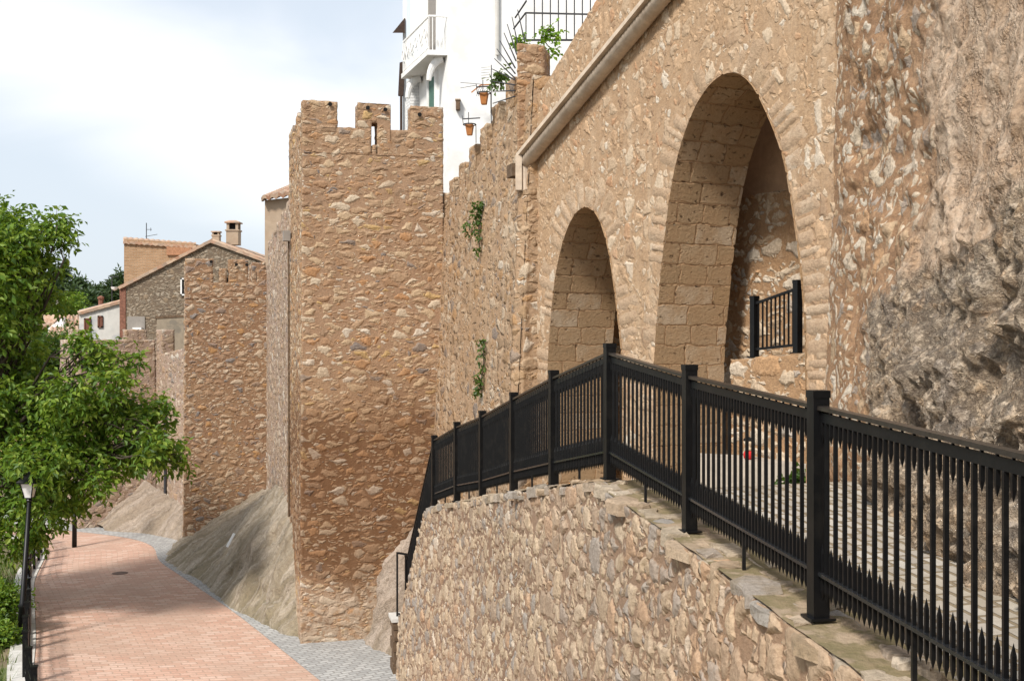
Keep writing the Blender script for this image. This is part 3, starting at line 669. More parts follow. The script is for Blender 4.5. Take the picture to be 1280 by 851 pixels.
pa, pb = np.array(Bp(ia, H-.21, .5)), np.array(Bp(ib, H-.15, .5))
post(ir, *pa, .76, .08, math.atan2(bd_[1], bd_[0])); post(ir, *pb, .86, .08, math.atan2(bd_[1], bd_[0]))
MB().bar(pa+[0, 0, .66], pb+[0, 0, .76], .04, .03).build('top_rail', M['black'], ir); MB().bar(pa+[0, 0, .10], pb+[0, 0, .10], .04, .03).build('bottom_rail', M['black'], ir)
for k in range(1, 10):
    t = k/10; p = pa*(1-t)+pb*t; h = .66*(1-t)+.76*t; mb = MB(); mb.bar(p+[0, 0, .09], p+[0, 0, h], .02); mb.build('picket', M['black'], ir)

# sloping clay channel above the arches
def chan(px, py, out=.10): s, z = onwall(px, py); return np.array(Bp(s, z, -out))
ch = thing('clay_channel', chan(662, 205), 'pale half-round clay drain channel sloping down the wall above the arches', 'drain')
a, b = chan(663, 205), chan(842, -8); b = a+(b-a)*1.25; n = 64
mb = MB(); mb.tube([a+(b-a)*(k//2+(k % 2)*.93)/70 for k in range(140)], [.098 if k % 2 else .111 for k in range(140)], 14)
mb.build('sloping_channel', M['clay'], ch, True)
ridge = MB(); ridge.bar(a+np.array([-.03, -.02, .125]), b+np.array([-.03, -.02, .115]), .24, .06); ridge.build('channel_lip', M['clay'], ch)
mb = MB(); mb.tube([a+[0, 0, .06], a-[0, 0, .05], a-[0, 0, .22], a-[0, 0, .44]], [.09, .105, .10, .10], 12); mb.bar(a+[-.10, -.08, .12], a+[-.10, -.08, -.43], .10, .10); mb.build('channel_outlet', M['clay'], ch)
s_, z_ = onwall(664, 238); mb = MB(); mb.prism([Bp(-.12, 0, -.20)[:2], Bp(.15, 0, -.14)[:2], Bp(.15, 0, .2)[:2], Bp(-.12, 0, .2)[:2]], ZB-1.5, z_-.01, .05, foot=[Bp(-.14, 0, -.52)[:2], Bp(.17, 0, -.42)[:2], Bp(.15, 0, .2)[:2], Bp(-.12, 0, .2)[:2]])
tag(mb.build('stone_pilaster', M['curtain'], None, True, True), 'narrow vertical stone pilaster under the channel outlet left of the small arch', 'pilaster')
c = P(647, 214, 17.9); MB().box((c[0]-.04, c[1]-.05, c[2]), (.19, .30, .20), .3).build('stone_corbel', M['corbel']); tag(bpy.context.scene.objects['stone_corbel'], 'dark brown square corbel sticking out left of the channel outlet', 'corbel')

# ------------------------------------------------------------------ eroded rock wall at the right
ys = np.linspace(12.6, 1.6, 470); zz = np.linspace(-2.1, 5.2, 330)
def rx(y): return float(np.interp(y, [1.6, 4, 7, 9.5, 11.5, 12.05, 12.3, 12.6], [2.95, 3.18, 3.38, 3.44, 3.44, 3.44, 3.46, 3.48]))
pts = np.zeros((len(ys), len(zz), 3))
for i, y in enumerate(ys):
    x0 = rx(y)
    for j, z in enumerate(zz):
        low = 2.42-.2*y; k = 1/(1+math.exp((z-low-.25*fbm((0, y, z), .9))*2.6))/(1+math.exp((y-10.1)*2.6))
        rug = fbm((3.1, y, z*.6), 1.1)*.17+k*(.22+.20*fbm((7.7, y, z), 1.3, 5)+.13*abs(fbm((1.7, y, z), 3.2, 4)))
        q_ = (2.2, y, z); rug += .03*fbm(q_, 3.3, 4)+k*.16*(.35-abs(fbm((5.5, y, z), 2.1, 5)))+(1-k)*.05*max(0., fbm((8.1, y, z), 4.4, 3))
        if y > 11.3: rug *= max(0, (12.1-y)/.8)
        pts[i, j] = (x0-rug-.02*(2.5-z), y, z+H)
mb = MB(); mb.grid(pts, flip=False)
top = pts[:, -1]; back = top+np.array([1.2, 0, 0]); mb.grid(np.stack([top, back], 1), flip=False)
o = mb.build('rock_wall', M['rock'], None, True, True); tag(o, 'eroded earth and stone wall rising from a grey conglomerate crag at the right edge', 'wall')

# ------------------------------------------------------------------ terrace: retaining wall, coping, walkway
RP = [(2.22, 1.9, -1.62), (1.95, 4.0, -1.55), (1.64, 6.0, -1.466), (1.30, 8.2, -1.376), (.877, 10.06, -1.225), (.436, 11.75, -1.51), (.02, 13.66, -1.83), (-.41, 15.5, -2.17), (-.84, 17.1, -2.44), (-1.28, 18.46, -2.76)]
RP = np.array(RP); SE = np.array([-1.99, 21.3, -5.30])
tp = np.vstack([[(2.5, -1., -1.7)], RP, [SE]])
NW = 620
pl = resample(tp, NW)
for _ in range(60): pl[1:-1, :2] = (pl[:-2, :2]+2*pl[1:-1, :2]+pl[2:, :2])/4
zc = np.interp(np.linspace(0, 1, NW), np.linspace(0, 1, NW), pl[:, 2])
# stepped on the stair
stair = pl[:, 1] > 18.55
zc = np.where(stair, np.floor((zc+9)/.17)*.17-9+.09, zc)
dd = np.gradient(pl[:, :2], axis=0); dd /= np.linalg.norm(dd, axis=1)[:, None]; on = np.stack([-dd[:, 1], dd[:, 0]], 1)
on[on[:, 0] > 0] *= -1
NV = 215; BAT = .055
rows = []; rrest = []
for i in range(NW):
    zt = zc[i]-.05; z = np.linspace(zt, -H-.1, NV)
    o2 = pl[i, :2][None]+on[i][None]*(.17+BAT*(zt-z))[:, None]
    rows.append(np.column_stack([o2, z+H])); rrest.append(np.column_stack([np.repeat([pl[i, :2]], NV, 0), z+H]))
mb = MB(); mb.grid(np.array(rows), np.array(rrest), flip=False)
mb.grid(np.stack([np.array([np.r_[pl[i, :2]+on[i]*t, zc[i]-.05+H] for i in range(NW)]) for t in np.linspace(-.42, .17, 12)], 1))
mb.grid(np.stack([np.array([np.r_[pl[i, :2]-on[i]*.42, z+H] for i in range(NW)]) for z in (-H-.1, -5., -4.)]+[np.array([np.r_[pl[i, :2]-on[i]*.42, zc[i]-.05+H] for i in range(NW)])], 1))
e = rows[-1]; ei = np.column_stack([np.repeat([pl[-1, :2]-on[-1]*.42], NV, 0), e[:, 2]])
mb.grid(np.stack([e*(1-t)+ei*t for t in np.linspace(0, 1, 14)], 0))
rw = thing('retaining_wall', (0, 14, 0), 'tall rough stone retaining wall carrying the black railing in the foreground', 'wall')
mb.build('wall_body', M['retain'], rw, True, True)
# coping: bed plus flat irregular slabs
m_end = int(np.argmax(stair)); mb = MB()
mb.grid(np.stack([np.array([np.r_[pl[i, :2]+on[i]*t, zc[i]-.035+.012*fbm((pl[i, 0], pl[i, 1], t), 3)+H] for i in range(0, m_end, 2)]) for t in np.linspace(-.40, .16, 14)], 1), flip=True)
mb.build('coping_bed', M['moss'], rw, True)
mb = MB(); Ls = np.r_[0, np.cumsum(np.linalg.norm(np.diff(pl[:m_end, :2], axis=0), axis=1))]
def at(s): return np.array([np.interp(s, Ls, pl[:m_end, 0]), np.interp(s, Ls, pl[:m_end, 1]), np.interp(s, Ls, zc[:m_end])]), np.array([np.interp(s, Ls, on[:m_end, 0]), np.interp(s, Ls, on[:m_end, 1])])
g = np.random.default_rng(11)
for row_, (t0, t1, dens) in enumerate(((-.02, .172, .99), (-.19, -.04, .75), (-.38, -.21, .75))):
    s = 0.
    while s < Ls[-1]-.3:
        w = .10+.30*g.random()**1.5; 
        if g.random() < dens:
            a0, a1 = t0+g.normal()*.02, t1+g.normal()*.028; h = .010+.026*g.random()**1.5 if row_ == 0 else .006+.014*g.random()
            cs = []
            for (u, v) in ((.02, a0), (.5, a0-.01+g.normal()*.015), (.96, a0), (.98, (a0+a1)/2), (.93, a1), (.5, a1+g.normal()*.02), (.05, a1), (0, (a0+a1)/2)):
                c, o2 = at(s+w*min(max(u+g.normal()*.04, 0), .985)); vv = v+g.normal()*.016
                cs.append((c[0]+o2[0]*vv, c[1]+o2[1]*vv, c[2]+H))
            cs = np.array(cs); tilt = g.normal()*.012; zt = cs[:, 2].mean()+g.normal()*.008
            slope = cs[:, 2]-cs[:, 2].mean()
            base = cs.copy(); base[:, 2] = zt+slope-.12 if row_ == 0 else zt+slope-.05
            m_ = cs.mean(0); side = cs.copy(); side[:, 2] = zt+slope+h-.065+tilt*np.arange(8)/4
            topv = m_+(cs-m_)*.93; topv[:, 2] = zt+slope+h-.05+tilt*np.arange(8)/4
            side[:, :2] += g.normal(size=(8, 2))*.008; topv[:, 2] += g.normal(size=8)*.006; v = np.vstack([base, side, topv]); f = []
            for lv in (0, 8):
                for k in range(8): f.append((lv+k, lv+(k+1) % 8, lv+8+(k+1) % 8, lv+8+k))
            f.append(tuple(range(16, 24)))
            f = [tuple(q[::-1]) for q in f]
            nrm_ = np.cross(v[17]-v[16], v[19]-v[16]); 
            if nrm_[2] > 0: f = [tuple(q[::-1]) for q in f]
            mb.add(v, f)
        s += w+.012
mb.build('coping_slabs', M['cap'], rw, False)
# walkway surface
wi = pl[:m_end, :2]-on[:m_end]*.40
wo = wi.copy()
def wall_x(y):
    if y < 12.2: return rx(y)+.3
    if y < 17.8: return float(np.interp(y, [12.2, 17.77], [3.3, .32]))+1.9
    return float(np.interp(y, [17.8, 24.4], [.3, -1.5]))+.4
wo = np.array([(wall_x(p[1]+.45), p[1]+.45) for p in wi]); wzz = zc[:m_end]-.13
uu = np.linspace(0, 1, 24)
xyz = np.array([[np.r_[wi[i]*(1-u)+wo[i]*u, wzz[i]+H+.05*u] for u in uu] for i in range(0, m_end, 3)])
wd = np.linalg.norm(wo-wi, axis=1); rest = np.array([[(Ls[i], wd[i]*u, 0) for u in uu] for i in range(0, m_end, 3)])
tag(MB().grid(xyz, rest).build('walkway', M['walk'], smooth=True), kind='structure')
# stair flight at the far end (behind its wall)
mb = MB(); n = 15; up_ = np.r_[RP[-1][:2], RP[-1][2]-.1]
for k in range(n):
    t = (k+.5)/n; c = RP[-1][:2]*(1-t)+SE[:2]*t; z = (RP[-1][2]-.1)*(1-(k+1)/n)+(SE[2]-.1)*(k+1)/n
    dv = (SE[:2]-RP[-1][:2])/np.linalg.norm(SE[:2]-RP[-1][:2]); nv = np.array([-dv[1], dv[0]]); nv = nv if nv[0] > 0 else -nv
    cc = c+nv*1.05; mb.box((cc[0], cc[1], (z+H)/2), (.205, 1.3, z+H), math.atan2(dv[1], dv[0]))
tag(mb.build('stair_flight', M['walk']), 'steep stone stair going down behind the far end of the retaining wall', 'stairs')
# pier at the stair foot, made of stacked courses
pr_ = thing('stone_pier', (SE[0]-.12, SE[1]+.1, 0), 'small squared stone pier at the foot of the railing beside the pavement', 'pier')
zt = SE[2]+H; mb = MB(); hcur = 0.
k = 0
while hcur < zt-.05:
    hh_ = min(.21, zt-.05-hcur); mb.box((SE[0]-.12+.012*(k % 2), SE[1]+.28, hcur+hh_/2), (.42-.03*(k % 2), .5, hh_-.015), .22); hcur += hh_; k += 1
mb.build('pier_courses', M['corbel'], pr_); mb = MB(); mb.box((SE[0]-.12, SE[1]+.28, zt-.02), (.48, .56, .06), .22); mb.build('pier_cap', M['kerb'], pr_)

rl = thing('terrace_railing', (RP[4][0], RP[4][1], RP[4][2]+H), 'long black iron railing with pickets and spear points along the retaining wall', 'railing')
PH, TR, BR = 1.2, 1.11, .23
proto = {}
def part(kind, p, maker):
    """vertical bars share one mesh"""
    if kind not in proto:
        mb = MB(); maker(mb); o = mb.build(kind.split('#')[0], M['black']); proto[kind] = o
    else:
        o = proto[kind].copy(); COL.objects.link(o)
    o.parent = rl; o.matrix_parent_inverse.identity(); o.location = Vector(p)-rl.location; return o
seg = np.vstack([RP, [SE]])
for i, p in enumerate(seg):
    dv = seg[min(i+1, len(seg)-1)][:2]-seg[max(i-1, 0)][:2]
    post(rl, p[0], p[1], p[2]+H-.02, PH+.02 if i < 10 else 1.24, .09, math.atan2(dv[1], dv[0]))
nfull = 0; rest_mb = MB()
for i in range(len(seg)-1):
    a, b = seg[i]+[0, 0, H], seg[i+1]+[0, 0, H]; L = np.linalg.norm((b-a)[:2])
    u2 = (b-a)/np.linalg.norm(b-a); a_, b_ = a+u2*.05, b-u2*.05
    MB().bar(a_+[0, 0, TR], b_+[0, 0, TR], .055, .022).build('top_rail', M['rail_top'], rl)
    MB().bar(a_+[0, 0, TR-.05], b_+[0, 0, TR-.05], .02, .05).build('top_bar', M['black'], rl)
    MB().bar(a_+[0, 0, BR], b_+[0, 0, BR], .05, .018).build('bottom_rail', M['rail_low'], rl)
    n = int(round(L/.105)); near = 1 <= i <= 3
    lg_ = (a+b)/2; 
    if i < 9: MB().bar(lg_-[0, 0, .03], lg_+[0, 0, BR], .022).build('support_leg', M['black'], rl)
    for k in range(1, 2*n):
        t = k/(2*n); p = a*(1-t)+b*t; pk = k % 2 == 0
        if near:
            nfull += 1
            if pk: part('picket', p+[0, 0, BR], lambda m: spear(m, (0, 0, 0), TR-BR-.08, .09, .020))
            else: part('lower_spike', p+[0, 0, BR], lambda m: spear(m, (0, 0, 0), .11, .085, .018)); part('upper_spike', p+[0, 0, TR], lambda m: spear(m, (0, 0, 0), -.04, .14, .018))
        else:
            if pk: spear(rest_mb, p+[0, 0, BR], TR-BR-.08, .09)
            else: spear(rest_mb, p+[0, 0, BR], .11, .085); spear(rest_mb, p+[0, 0, TR], -.04, .14)
o = rest_mb.build('picket', M['black'], rl); o['kind'] = 'stuff'
# little return frame at the stair foot
fr = thing('handrail_loop', (SE[0], SE[1]+.05, SE[2]+H), 'narrow black handrail loop on the stone pier at the stair foot', 'handrail')
e0 = SE+[0, 0, H]; e1 = e0+np.array([-.215, .22, 0])
MB().bar(e1, e1+[0, 0, 1.24], .035).build('upright', M['black'], fr); MB().bar(e1+[0, 0, 1.225], e0+[0, .06, 1.225], .035).build('top_rail', M['black'], fr)
MB().bar(e1+np.array([0, 0, .06]), e0+[0, .06, .06], .03).build('bottom_rail', M['black'], fr)

# small doll on a low step in the arch foot
c = P(938, 575, 13.2)
mb = MB(); mb.prism([(c[0]-.75, c[1]+.22), (c[0]+.7, c[1]-.55), (c[0]+.95, c[1]+.2), (c[0]-.5, c[1]+.9)], H-1.75, c[2]-.0, .06); tag(mb.build('stone_step', M['slab'], None), 'pale stone step at the foot of the larger arch behind the railing', 'step')
dl = thing('doll', (c[0], c[1]+.12, c[2]), 'small cream doll with dark cap and red trousers on a step behind the railing', 'doll')
b_ = np.array([c[0], c[1]+.12, c[2]])
MB().lathe(b_, [(.03, 0), (.055, .02), (.06, .07), (.045, .10)], 10).build('trousers', M['red'], dl, True)
MB().lathe(b_+[0, 0, .105], [(.035, 0), (.042, .03), (.03, .055), (.05, .075), (.058, .105), (.045, .135), (.02, .15)], 10).build('body', M['cream'], dl, True)
MB().lathe(b_+[0, 0, .225], [(.06, 0), (.058, .02), (.03, .04), (.005, .045)], 10).build('cap', M['dark'], dl, True)

# ------------------------------------------------------------------ rock slopes
def loft(name, lower, upper, mat, label, cat, rough=.10, nn=150, mm=60, bulge=.2):
    a = resample(lower, nn); b = resample(upper, nn); t = np.linspace(0, 1, mm)
    pts = np.zeros((nn, mm, 3))
    for i in range(nn):
        for j, u in enumerate(t):
            p = a[i]*(1-u)+b[i]*u; p = p.copy(); p[2] += bulge*math.sin(math.pi*u)*.6
            k = min(1, u*5)*rough; p[0] -= k*fbm(p, .9, 5); p[1] -= k*fbm(p+9, .9, 5); p[2] += k*.6*fbm(p+3, 1.2, 4); pts[i, j] = p
    return tag(MB().grid(pts, flip=False).build(name, mat, None, True), label, cat)
z0 = -H-.05
low = [(-4.35, 23.75, -.03), (-4.9, 24.1, -.03), (-5.55, 25.0, -.03), (-6.75, 26.6, -.03), (-8.05, 29.2, -.03), (-9.35, 31.1, -.03), (-10.05, 32.2, -.03), (-10.3, 33.4, -.03), (-10.2, 34.6, -.03)]
upp = [(-4.35, 24.4, .25), (-4.55, 24.9, 1.1), (-4.9, 25.9, 2.2), (-5.25, 27.3, 2.75), (-6.4, 30.5, 2.4), (-7.4, 33.9, 1.9), (-8.6, 33.95, 1.15), (-9.7, 33.75, .35), (-10.0, 34.6, .3)]
loft('rock_slope', low, upp, M['slope'], 'mossy sprayed rock slope between the near and middle towers beside the road', 'rock', .2)
loft('rock_outcrop', [(-3.15, 23.75, -.03), (-3.05, 23.3, -.03), (-2.6, 22.75, -.03), (-2.1, 22.2, -.03), (-1.2, 21.6, -.03)], [(-2.98, 24.0, .25), (-2.8, 23.98, 1.3), (-2.5, 24.02, 2.05), (-2.05, 24.1, 2.6), (-1.3, 23.3, 2.8), (-.6, 22.0, 2.9)], M['outcrop'], 'pale bare rock outcrop between the near tower and the stair foot', 'rock', .22, 110, 60)
loft('rock_footing', [(-10.1, 34.9, -.03), (-11.1, 36.05, -.03), (-12.3, 36.9, -.03), (-13.6, 37.3, -.03)], [(-10.4, 36.1, .9), (-11.6, 37.8, 1.2), (-12.9, 38.9, 1.5), (-14.2, 38.2, .05)], M['outcrop'], 'pale rock footing under the far wall where the road bends', 'rock', .15, 90, 40)
pq = P(291, 674, 28.2); mb = MB(); n_ = np.array([-.62, -.42, .66]); ux = np.array([.52, -.74, 0.]); 
tg = thing('plaque', pq, 'small white plaque fixed to the mossy rock slope', 'plaque')
MB().bar(pq+np.array([-.12, -.09, -.16]), pq+np.array([.03, .03, .16]), .13, .02, up=n_).build('plaque_plate', M['white'], tg)

# ------------------------------------------------------------------ middle tower, far curtain and far tower
def tower(name, o2, w, dp, fd, sd, ztop, zsill, mats, label, merl, sides=(), thick=.42, res=.06):
    t = thing(name, (*(o2+fd*w/2), 0), label, 'tower')
    MB().prism(ring(o2, w, dp, fd, sd), -.1, zsill-.5, res, foot=ring(o2, w, dp, fd, sd, .06)).build('tower_wall', mats, t, True, True)
    mb = MB()
    for (u0, u1, v0, v1) in ((0, w, 0, thick), (0, thick, thick, dp), (w-thick, w, thick, dp), (thick, w-thick, dp-thick, dp)): merlon_box(mb, o2, u0, u1, v0, v1, zsill-.52, zsill, fd, sd, .07)
    mb.build('parapet', mats, t, True, True)
    for u0, u1, zz_ in merl:
        mb = MB(); merlon_box(mb, o2, u0, u1, -.002, thick+.01, zsill-.03, zz_, fd, sd, .07); mb.build('merlon', mats, t, True, True)
    for v0, v1 in sides:
        for uu_ in ((0, thick), (w-thick, w)):
            mb = MB(); merlon_box(mb, o2, uu_[0]-.003, uu_[1]+.003, v0, v1, zsill-.03, ztop, fd, sd, .07); mb.build('merlon', mats, t, True, True)
    return t
fB = np.array([1, .3]); fB /= np.linalg.norm(fB); sB = np.array([-fB[1], fB[0]])
B_0 = np.array([-9.78, 33.5]); zt = H+(425-322)/F*33.5; zsl = H+(425-352)/F*33.7
tB = tower('stone_tower', B_0, 2.45, 3.2, fB, sB, zt, zsl, M['tower_far'], 'lower rubble tower of rounded stones in the middle distance, partly behind the tree', [(0, .82, zt), (.98, 1.22, zt-.28), (1.25, 1.85, zt), (2.1, 2.45, zt-.3)], [(1.2, 1.9), (2.5, 3.2)])
for px, py in ((262, 327), (293, 330), (306, 330)):
    u = (px-230)/F*33.8/1.02; c = B_0+fB*u-sB*.05; MB().tube([(*c, H+(425-py)/F*33.8), (*(c-sB*.012), H+(425-py)/F*33.8)], .05, 8).build('drain_hole', M['dark'], tB)
cab = thing('curtain_wall', (-6.4, 30.5, 0), 'narrow sliver of rubble curtain wall between the near and middle towers', 'wall')
mb = MB(); wall_run(mb, [(-5.30, 26.8), (-7.52, 34.25)], [H+2.9, H+2.3], -.1, .6, .07); mb.build('wall_body', M['far_curtain'], cab, True, True)
for k in range(5):
    a = np.array([-5.30, 26.8]); b = np.array([-7.52, 34.25]); dv = (b-a)/np.linalg.norm(b-a); nv = np.array([dv[1], -dv[0]]); s0 = .3+k*1.5; p, q = a+dv*s0, a+dv*(s0+.8)
    zb = H+2.9-.6*(s0/7.8); mb = MB(); mb.prism([p, p+nv*.45, q+nv*.45, q], zb-.15, zb+.55, .08); mb.build('merlon', M['far_curtain'], cab, True, True)
fC = np.array([1., .62]); fC /= np.linalg.norm(fC); sC = np.array([-fC[1], fC[0]])
C_0 = np.array([-14.62, 37.8]); zt = H+(425-411)/F*38.2; zsl = H+(425-424)/F*38.2
tC = tower('stone_tower', C_0, 2.55, 3.5, fC, sC, zt, zsl, M['far_curtain'], 'farthest pinkish rubble tower, low, half hidden by the tree at the road bend', [(0, .25, zt-.05), (1.52, 1.98, zt)], [(1.2, 1.9)], res=.08)
cbc = thing('curtain_wall', (-11.5, 37.5, 0), 'low far rubble curtain wall between the middle and farthest towers', 'wall')
e0_, e1_ = C_0+fC*2.55+sC*.3, B_0+sB*2.2+fB*.2
mb = MB(); wall_run(mb, [e1_, e0_], [H-.18, H-.55], -.1, .6, .07); mb.build('wall_body', M['far_curtain'], cbc, True, True)
dv = (e0_-e1_)/np.linalg.norm(e0_-e1_); nv = np.array([dv[1], -dv[0]]); LL = np.linalg.norm(e0_-e1_)
for s0 in (LL-1.05,):
    p, q = e1_+dv*s0, e1_+dv*(s0+.75); mb = MB(); mb.prism([p, p+nv*.45, q+nv*.45, q], H-.75, H+.38, .08); mb.build('merlon', M['far_curtain'], cbc, True, True)
s0 = LL*.62; c = e1_+dv*s0-nv*.06; MB().tube([(*c, .9), (*c, H-2.)], .05, 8).build('drainpipe', M['iron'], cbc)

# ------------------------------------------------------------------ tiled roofs
def tile_roof(name, a, b, c, d, parent, pitch=.24, amp=1., mat=None):
    """a-b eave, d-c ridge"""
    a, b, c, d = [np.asarray(p, float) for p in (a, b, c, d)]
    L = np.linalg.norm(b-a); S_ = np.linalg.norm(d-a); nu = max(6, int(L/pitch)*6); nv = max(4, int(S_/.12))
    nr = np.cross(b-a, d-a); nr /= np.linalg.norm(nr); nr = nr if nr[2] > 0 else -nr
    pts = np.zeros((nu+1, nv+1, 3)); rest = pts.copy()
    for i in range(nu+1):
        u = i/nu
        for j in range(nv+1):
            v = j/nv; h = amp*(.05*abs(math.sin(math.pi*u*L/pitch))*2-.05+.03*(1-(v*S_/.36) % 1))
            pts[i, j] = (a*(1-u)+b*u)*(1-v)+(d*(1-u)+c*u)*v+nr*h; rest[i, j] = (u*L, v*S_, 0)
    mb = MB(); mb.grid(pts, rest)
    lo = pts[:, [0, -1]]-nr*.10; mb.grid(np.stack([pts[:, 0], pts[:, 0]-nr*.12], 1)); mb.grid(np.stack([pts[:, 0]-nr*.12, pts[:, -1]-nr*.12], 1)); mb.grid(np.stack([pts[0], pts[0]-nr*.12], 1)); mb.grid(np.stack([pts[-1], pts[-1]-nr*.12], 1))
    return mb.build(name, mat or M['tile'], parent)
def wallpoly(name, pts, thick, mat, parent, rest=None):
    """vertical polygon (front face points, seen from the camera) extruded away"""
    pts = np.asarray(pts, float); n = len(pts); e = pts[1]-pts[0]; e = np.array([e[0], e[1], 0]); e /= np.linalg.norm(e); nn = np.array([-e[1], e[0], 0.])
    if nn[1] < 0: nn = -nn
    nn = np.array([0, 1., 0])
    bk = pts+nn*thick; f = [tuple(range(n)), tuple(range(2*n-1, n-1, -1))]+[((i+1) % n, i, n+i, n+(i+1) % n) for i in range(n)]
    v = np.vstack([pts, bk]); o = pts[0]
    r = np.array([((p-o)@e, p[2], (p-o)@nn) for p in v]) if rest == 'uv' else v
    return MB().add(v, f, r).build(name, mat, parent)
def window(parent, cpx, y0, y1, x0, x1, d_, mat, frame, off=.03):
    a = P(x0, y1, d_); b = P(x1, y0, d_)
    c = (a+b)/2; w, h = b[0]-a[0], b[2]-a[2]
    wf = MB()
    for dx, dz, sx, sz_ in ((-w/2, 0, .06, h+.06), (w/2, 0, .06, h+.06), (0, h/2, w+.06, .06), (0, -h/2, w+.06, .06)): wf.box((c[0]+dx, c[1]-off, c[2]+dz), (sx, .08, sz_))
    o = wf.build('window', frame, parent); MB().box((c[0], c[1]-off+.015, c[2]), (w, .05, h)).build('pane', mat, o); return o

# grey stone gable house
D = 46.
gh = thing('stone_house', P(240, 640, D)*[1, 1, 0], 'grey rubble stone house with a gable roof rising behind the middle tower', 'house')
wallpoly('gable_wall', [P(150, 700, D), P(345, 700, D), P(345, 327, D), P(330, 320, D), P(267, 299, D), P(152, 355, D)], .5, M['greystone'], gh)
wallpoly('corner_bricks', [P(149.5, 560, D-.03), P(157, 560, D-.03), P(157, 353, D-.03), P(149.5, 356, D-.03)], .06, M['brickred'], gh)
rb = np.array([0, 7., 0])
ov = np.array([0, -.12, -.07])
tile_roof('roof_slope', P(348, 327, D)+ov, P(348, 327, D)+rb, P(266, 297, D)+rb, P(266, 297, D)+ov, gh, amp=.6)
tile_roof('roof_slope', P(149, 357, D)+rb, P(149, 357, D)+ov, P(266, 297, D)+ov, P(266, 297, D)+rb, gh, amp=.6)
def chimney(px, py0, py1, w, d_, parent, capped=True):
    c = P(px, py0, d_); zt_ = P(px, py1, d_)[2]; h = zt_-c[2]; r_ = w/2/F*d_
    mb = MB(); mb.box((c[0], c[1], c[2]+h*.3), (2*r_, 2*r_, h*.6)); mb.box((c[0], c[1], c[2]+h*.6), (2.3*r_, 2.3*r_, .06))
    for sx in (-1, 1):
        for sy in (-1, 1): mb.box((c[0]+sx*.75*r_, c[1]+sy*.75*r_, c[2]+h*.75), (.4*r_, .4*r_, h*.3))
    o = mb.build('chimney', M['ochreplaster'], parent); MB().box((c[0], c[1], c[2]+h*.75), (1.0*r_, 1.0*r_, h*.29)).build('flue', M['dark'], o)
    MB().lathe((c[0], c[1], c[2]+h*.9), [(1.75*r_, 0), (1.75*r_, .05), (.9*r_, h*.12)], 4, math.pi/4).build('chimney_cap', M['tile'], o)
chimney(292, 306, 276, 15, D+2, gh); chimney(270.5, 302, 289, 9, D+1.2, gh)
window(gh, 0, 348, 368, 227, 233, D, M['dark'], M['white'])
M['blocked'] = simple('blocked_opening_render', (.30, .245, .18), .92, .15, 5., .01, patch=(1.6, (.17, .15, .12), .7))
wallpoly('blocked_opening', [P(196, 470, D-.04), P(234, 470, D-.04), P(234, 396, D-.04), P(196, 398, D-.04)], .06, M['blocked'], gh)
wallpoly('lintel', [P(194, 398, D-.06), P(236, 395.5, D-.06), P(236, 392.5, D-.06), P(194, 395, D-.06)], .08, M['corbel'], gh)
wallpoly('render_patch', [P(159, 420, D-.03), P(181, 420, D-.03), P(181, 395, D-.03), P(159, 395, D-.03)], .05, M['greybox'], gh)
MB().box(P(172, 414, D-.15), (.36, .2, .34)).build('meter_box', M['white'], gh)
# orange brick house part rising behind it
D2 = 50.; M['brickpatch'] = simple('orange_brick_patch', (.42, .215, .12), .9, .3, 14., .01)
bh = thing('brick_house', P(200, 600, D2)*[1, 1, 0], 'orange brick house wall topped by a tile edge behind the grey gable', 'house')
wallpoly('brick_wall', [P(155, 700, D2), P(243, 700, D2), P(243, 304, D2), P(155, 298, D2)], 3., M['brickwall'], bh, 'uv')
tile_roof('roof_edge', P(154, 301, D2-.12), P(245, 307, D2-.12), P(245, 303, D2+3), P(154, 296, D2+3), bh, amp=.4)
MB().box(P(224, 312, D2-.05), (1.1, .1, .45)).build('brick_patch', M['brickpatch'], bh)
an = thing('tv_antenna', P(183, 297, D2+1), 'thin television antenna on the orange brick house', 'antenna'); b_ = P(183, 298, D2+1)
MB().tube([b_, b_+[0, 0, .72]], .02, 6).build('mast', M['iron'], an); mb = MB(); mb.bar(b_+[-.05, 0, .1], b_+[.5, 0, .2], .02); mb.bar(b_+[-.02, 0, .42], b_+[.25, 0, .42], .02); mb.bar(b_+[.2, 0, .35], b_+[.2, 0, .5], .02); mb.build('antenna_arm', M['iron'], an)
# small white house
D3 = 47.5
wh = thing('plaster_house', P(124, 640, D3)*[1, 1, 0], 'small weathered white plaster house with two brown windows left of the gable', 'house')
wallpoly('plaster_wall', [P(99, 700, D3), P(150, 700, D3), P(150, 374, D3), P(99, 387, D3)], 5., M['oldwhite'], wh)
tile_roof('roof_slope', P(97, 389.5, D3-.12), P(97, 389.5, D3+5), P(151, 374.5, D3+5), P(151, 374.5, D3-.12), wh, amp=.5)
window(wh, 0, 398, 413, 106.5, 113, D3, M['brownshutter'], M['brownshutter']); window(wh, 0, 395, 408, 123.5, 128, D3, M['brownshutter'], M['brownshutter'])
c = P(126, 381, D3+2); MB().lathe(c, [(.11, -.2), (.11, .25), (.15, .28), (.15, .36), (.03, .42)], 8).build('chimney_pot', M['brickred'], wh)
an = thing('tv_antenna', P(140, 378, D3+3), 'tall pale antenna mast with a small dish on the white plaster house', 'antenna'); b_ = P(140, 378, D3+3)
MB().tube([b_-[0, 0, .3], b_+[0, 0, 1.25]], .022, 6).build('mast', M['iron'], an); MB().lathe(b_+[.15, -.1, .55], [(.03, 0), (.13, .06), (.17, .16)], 10).build('dish', M['white'], an); mb = MB(); mb.bar(b_+[-.15, 0, 1.15], b_+[.3, 0, 1.2], .03); mb.build('antenna_arm', M['iron'], an)
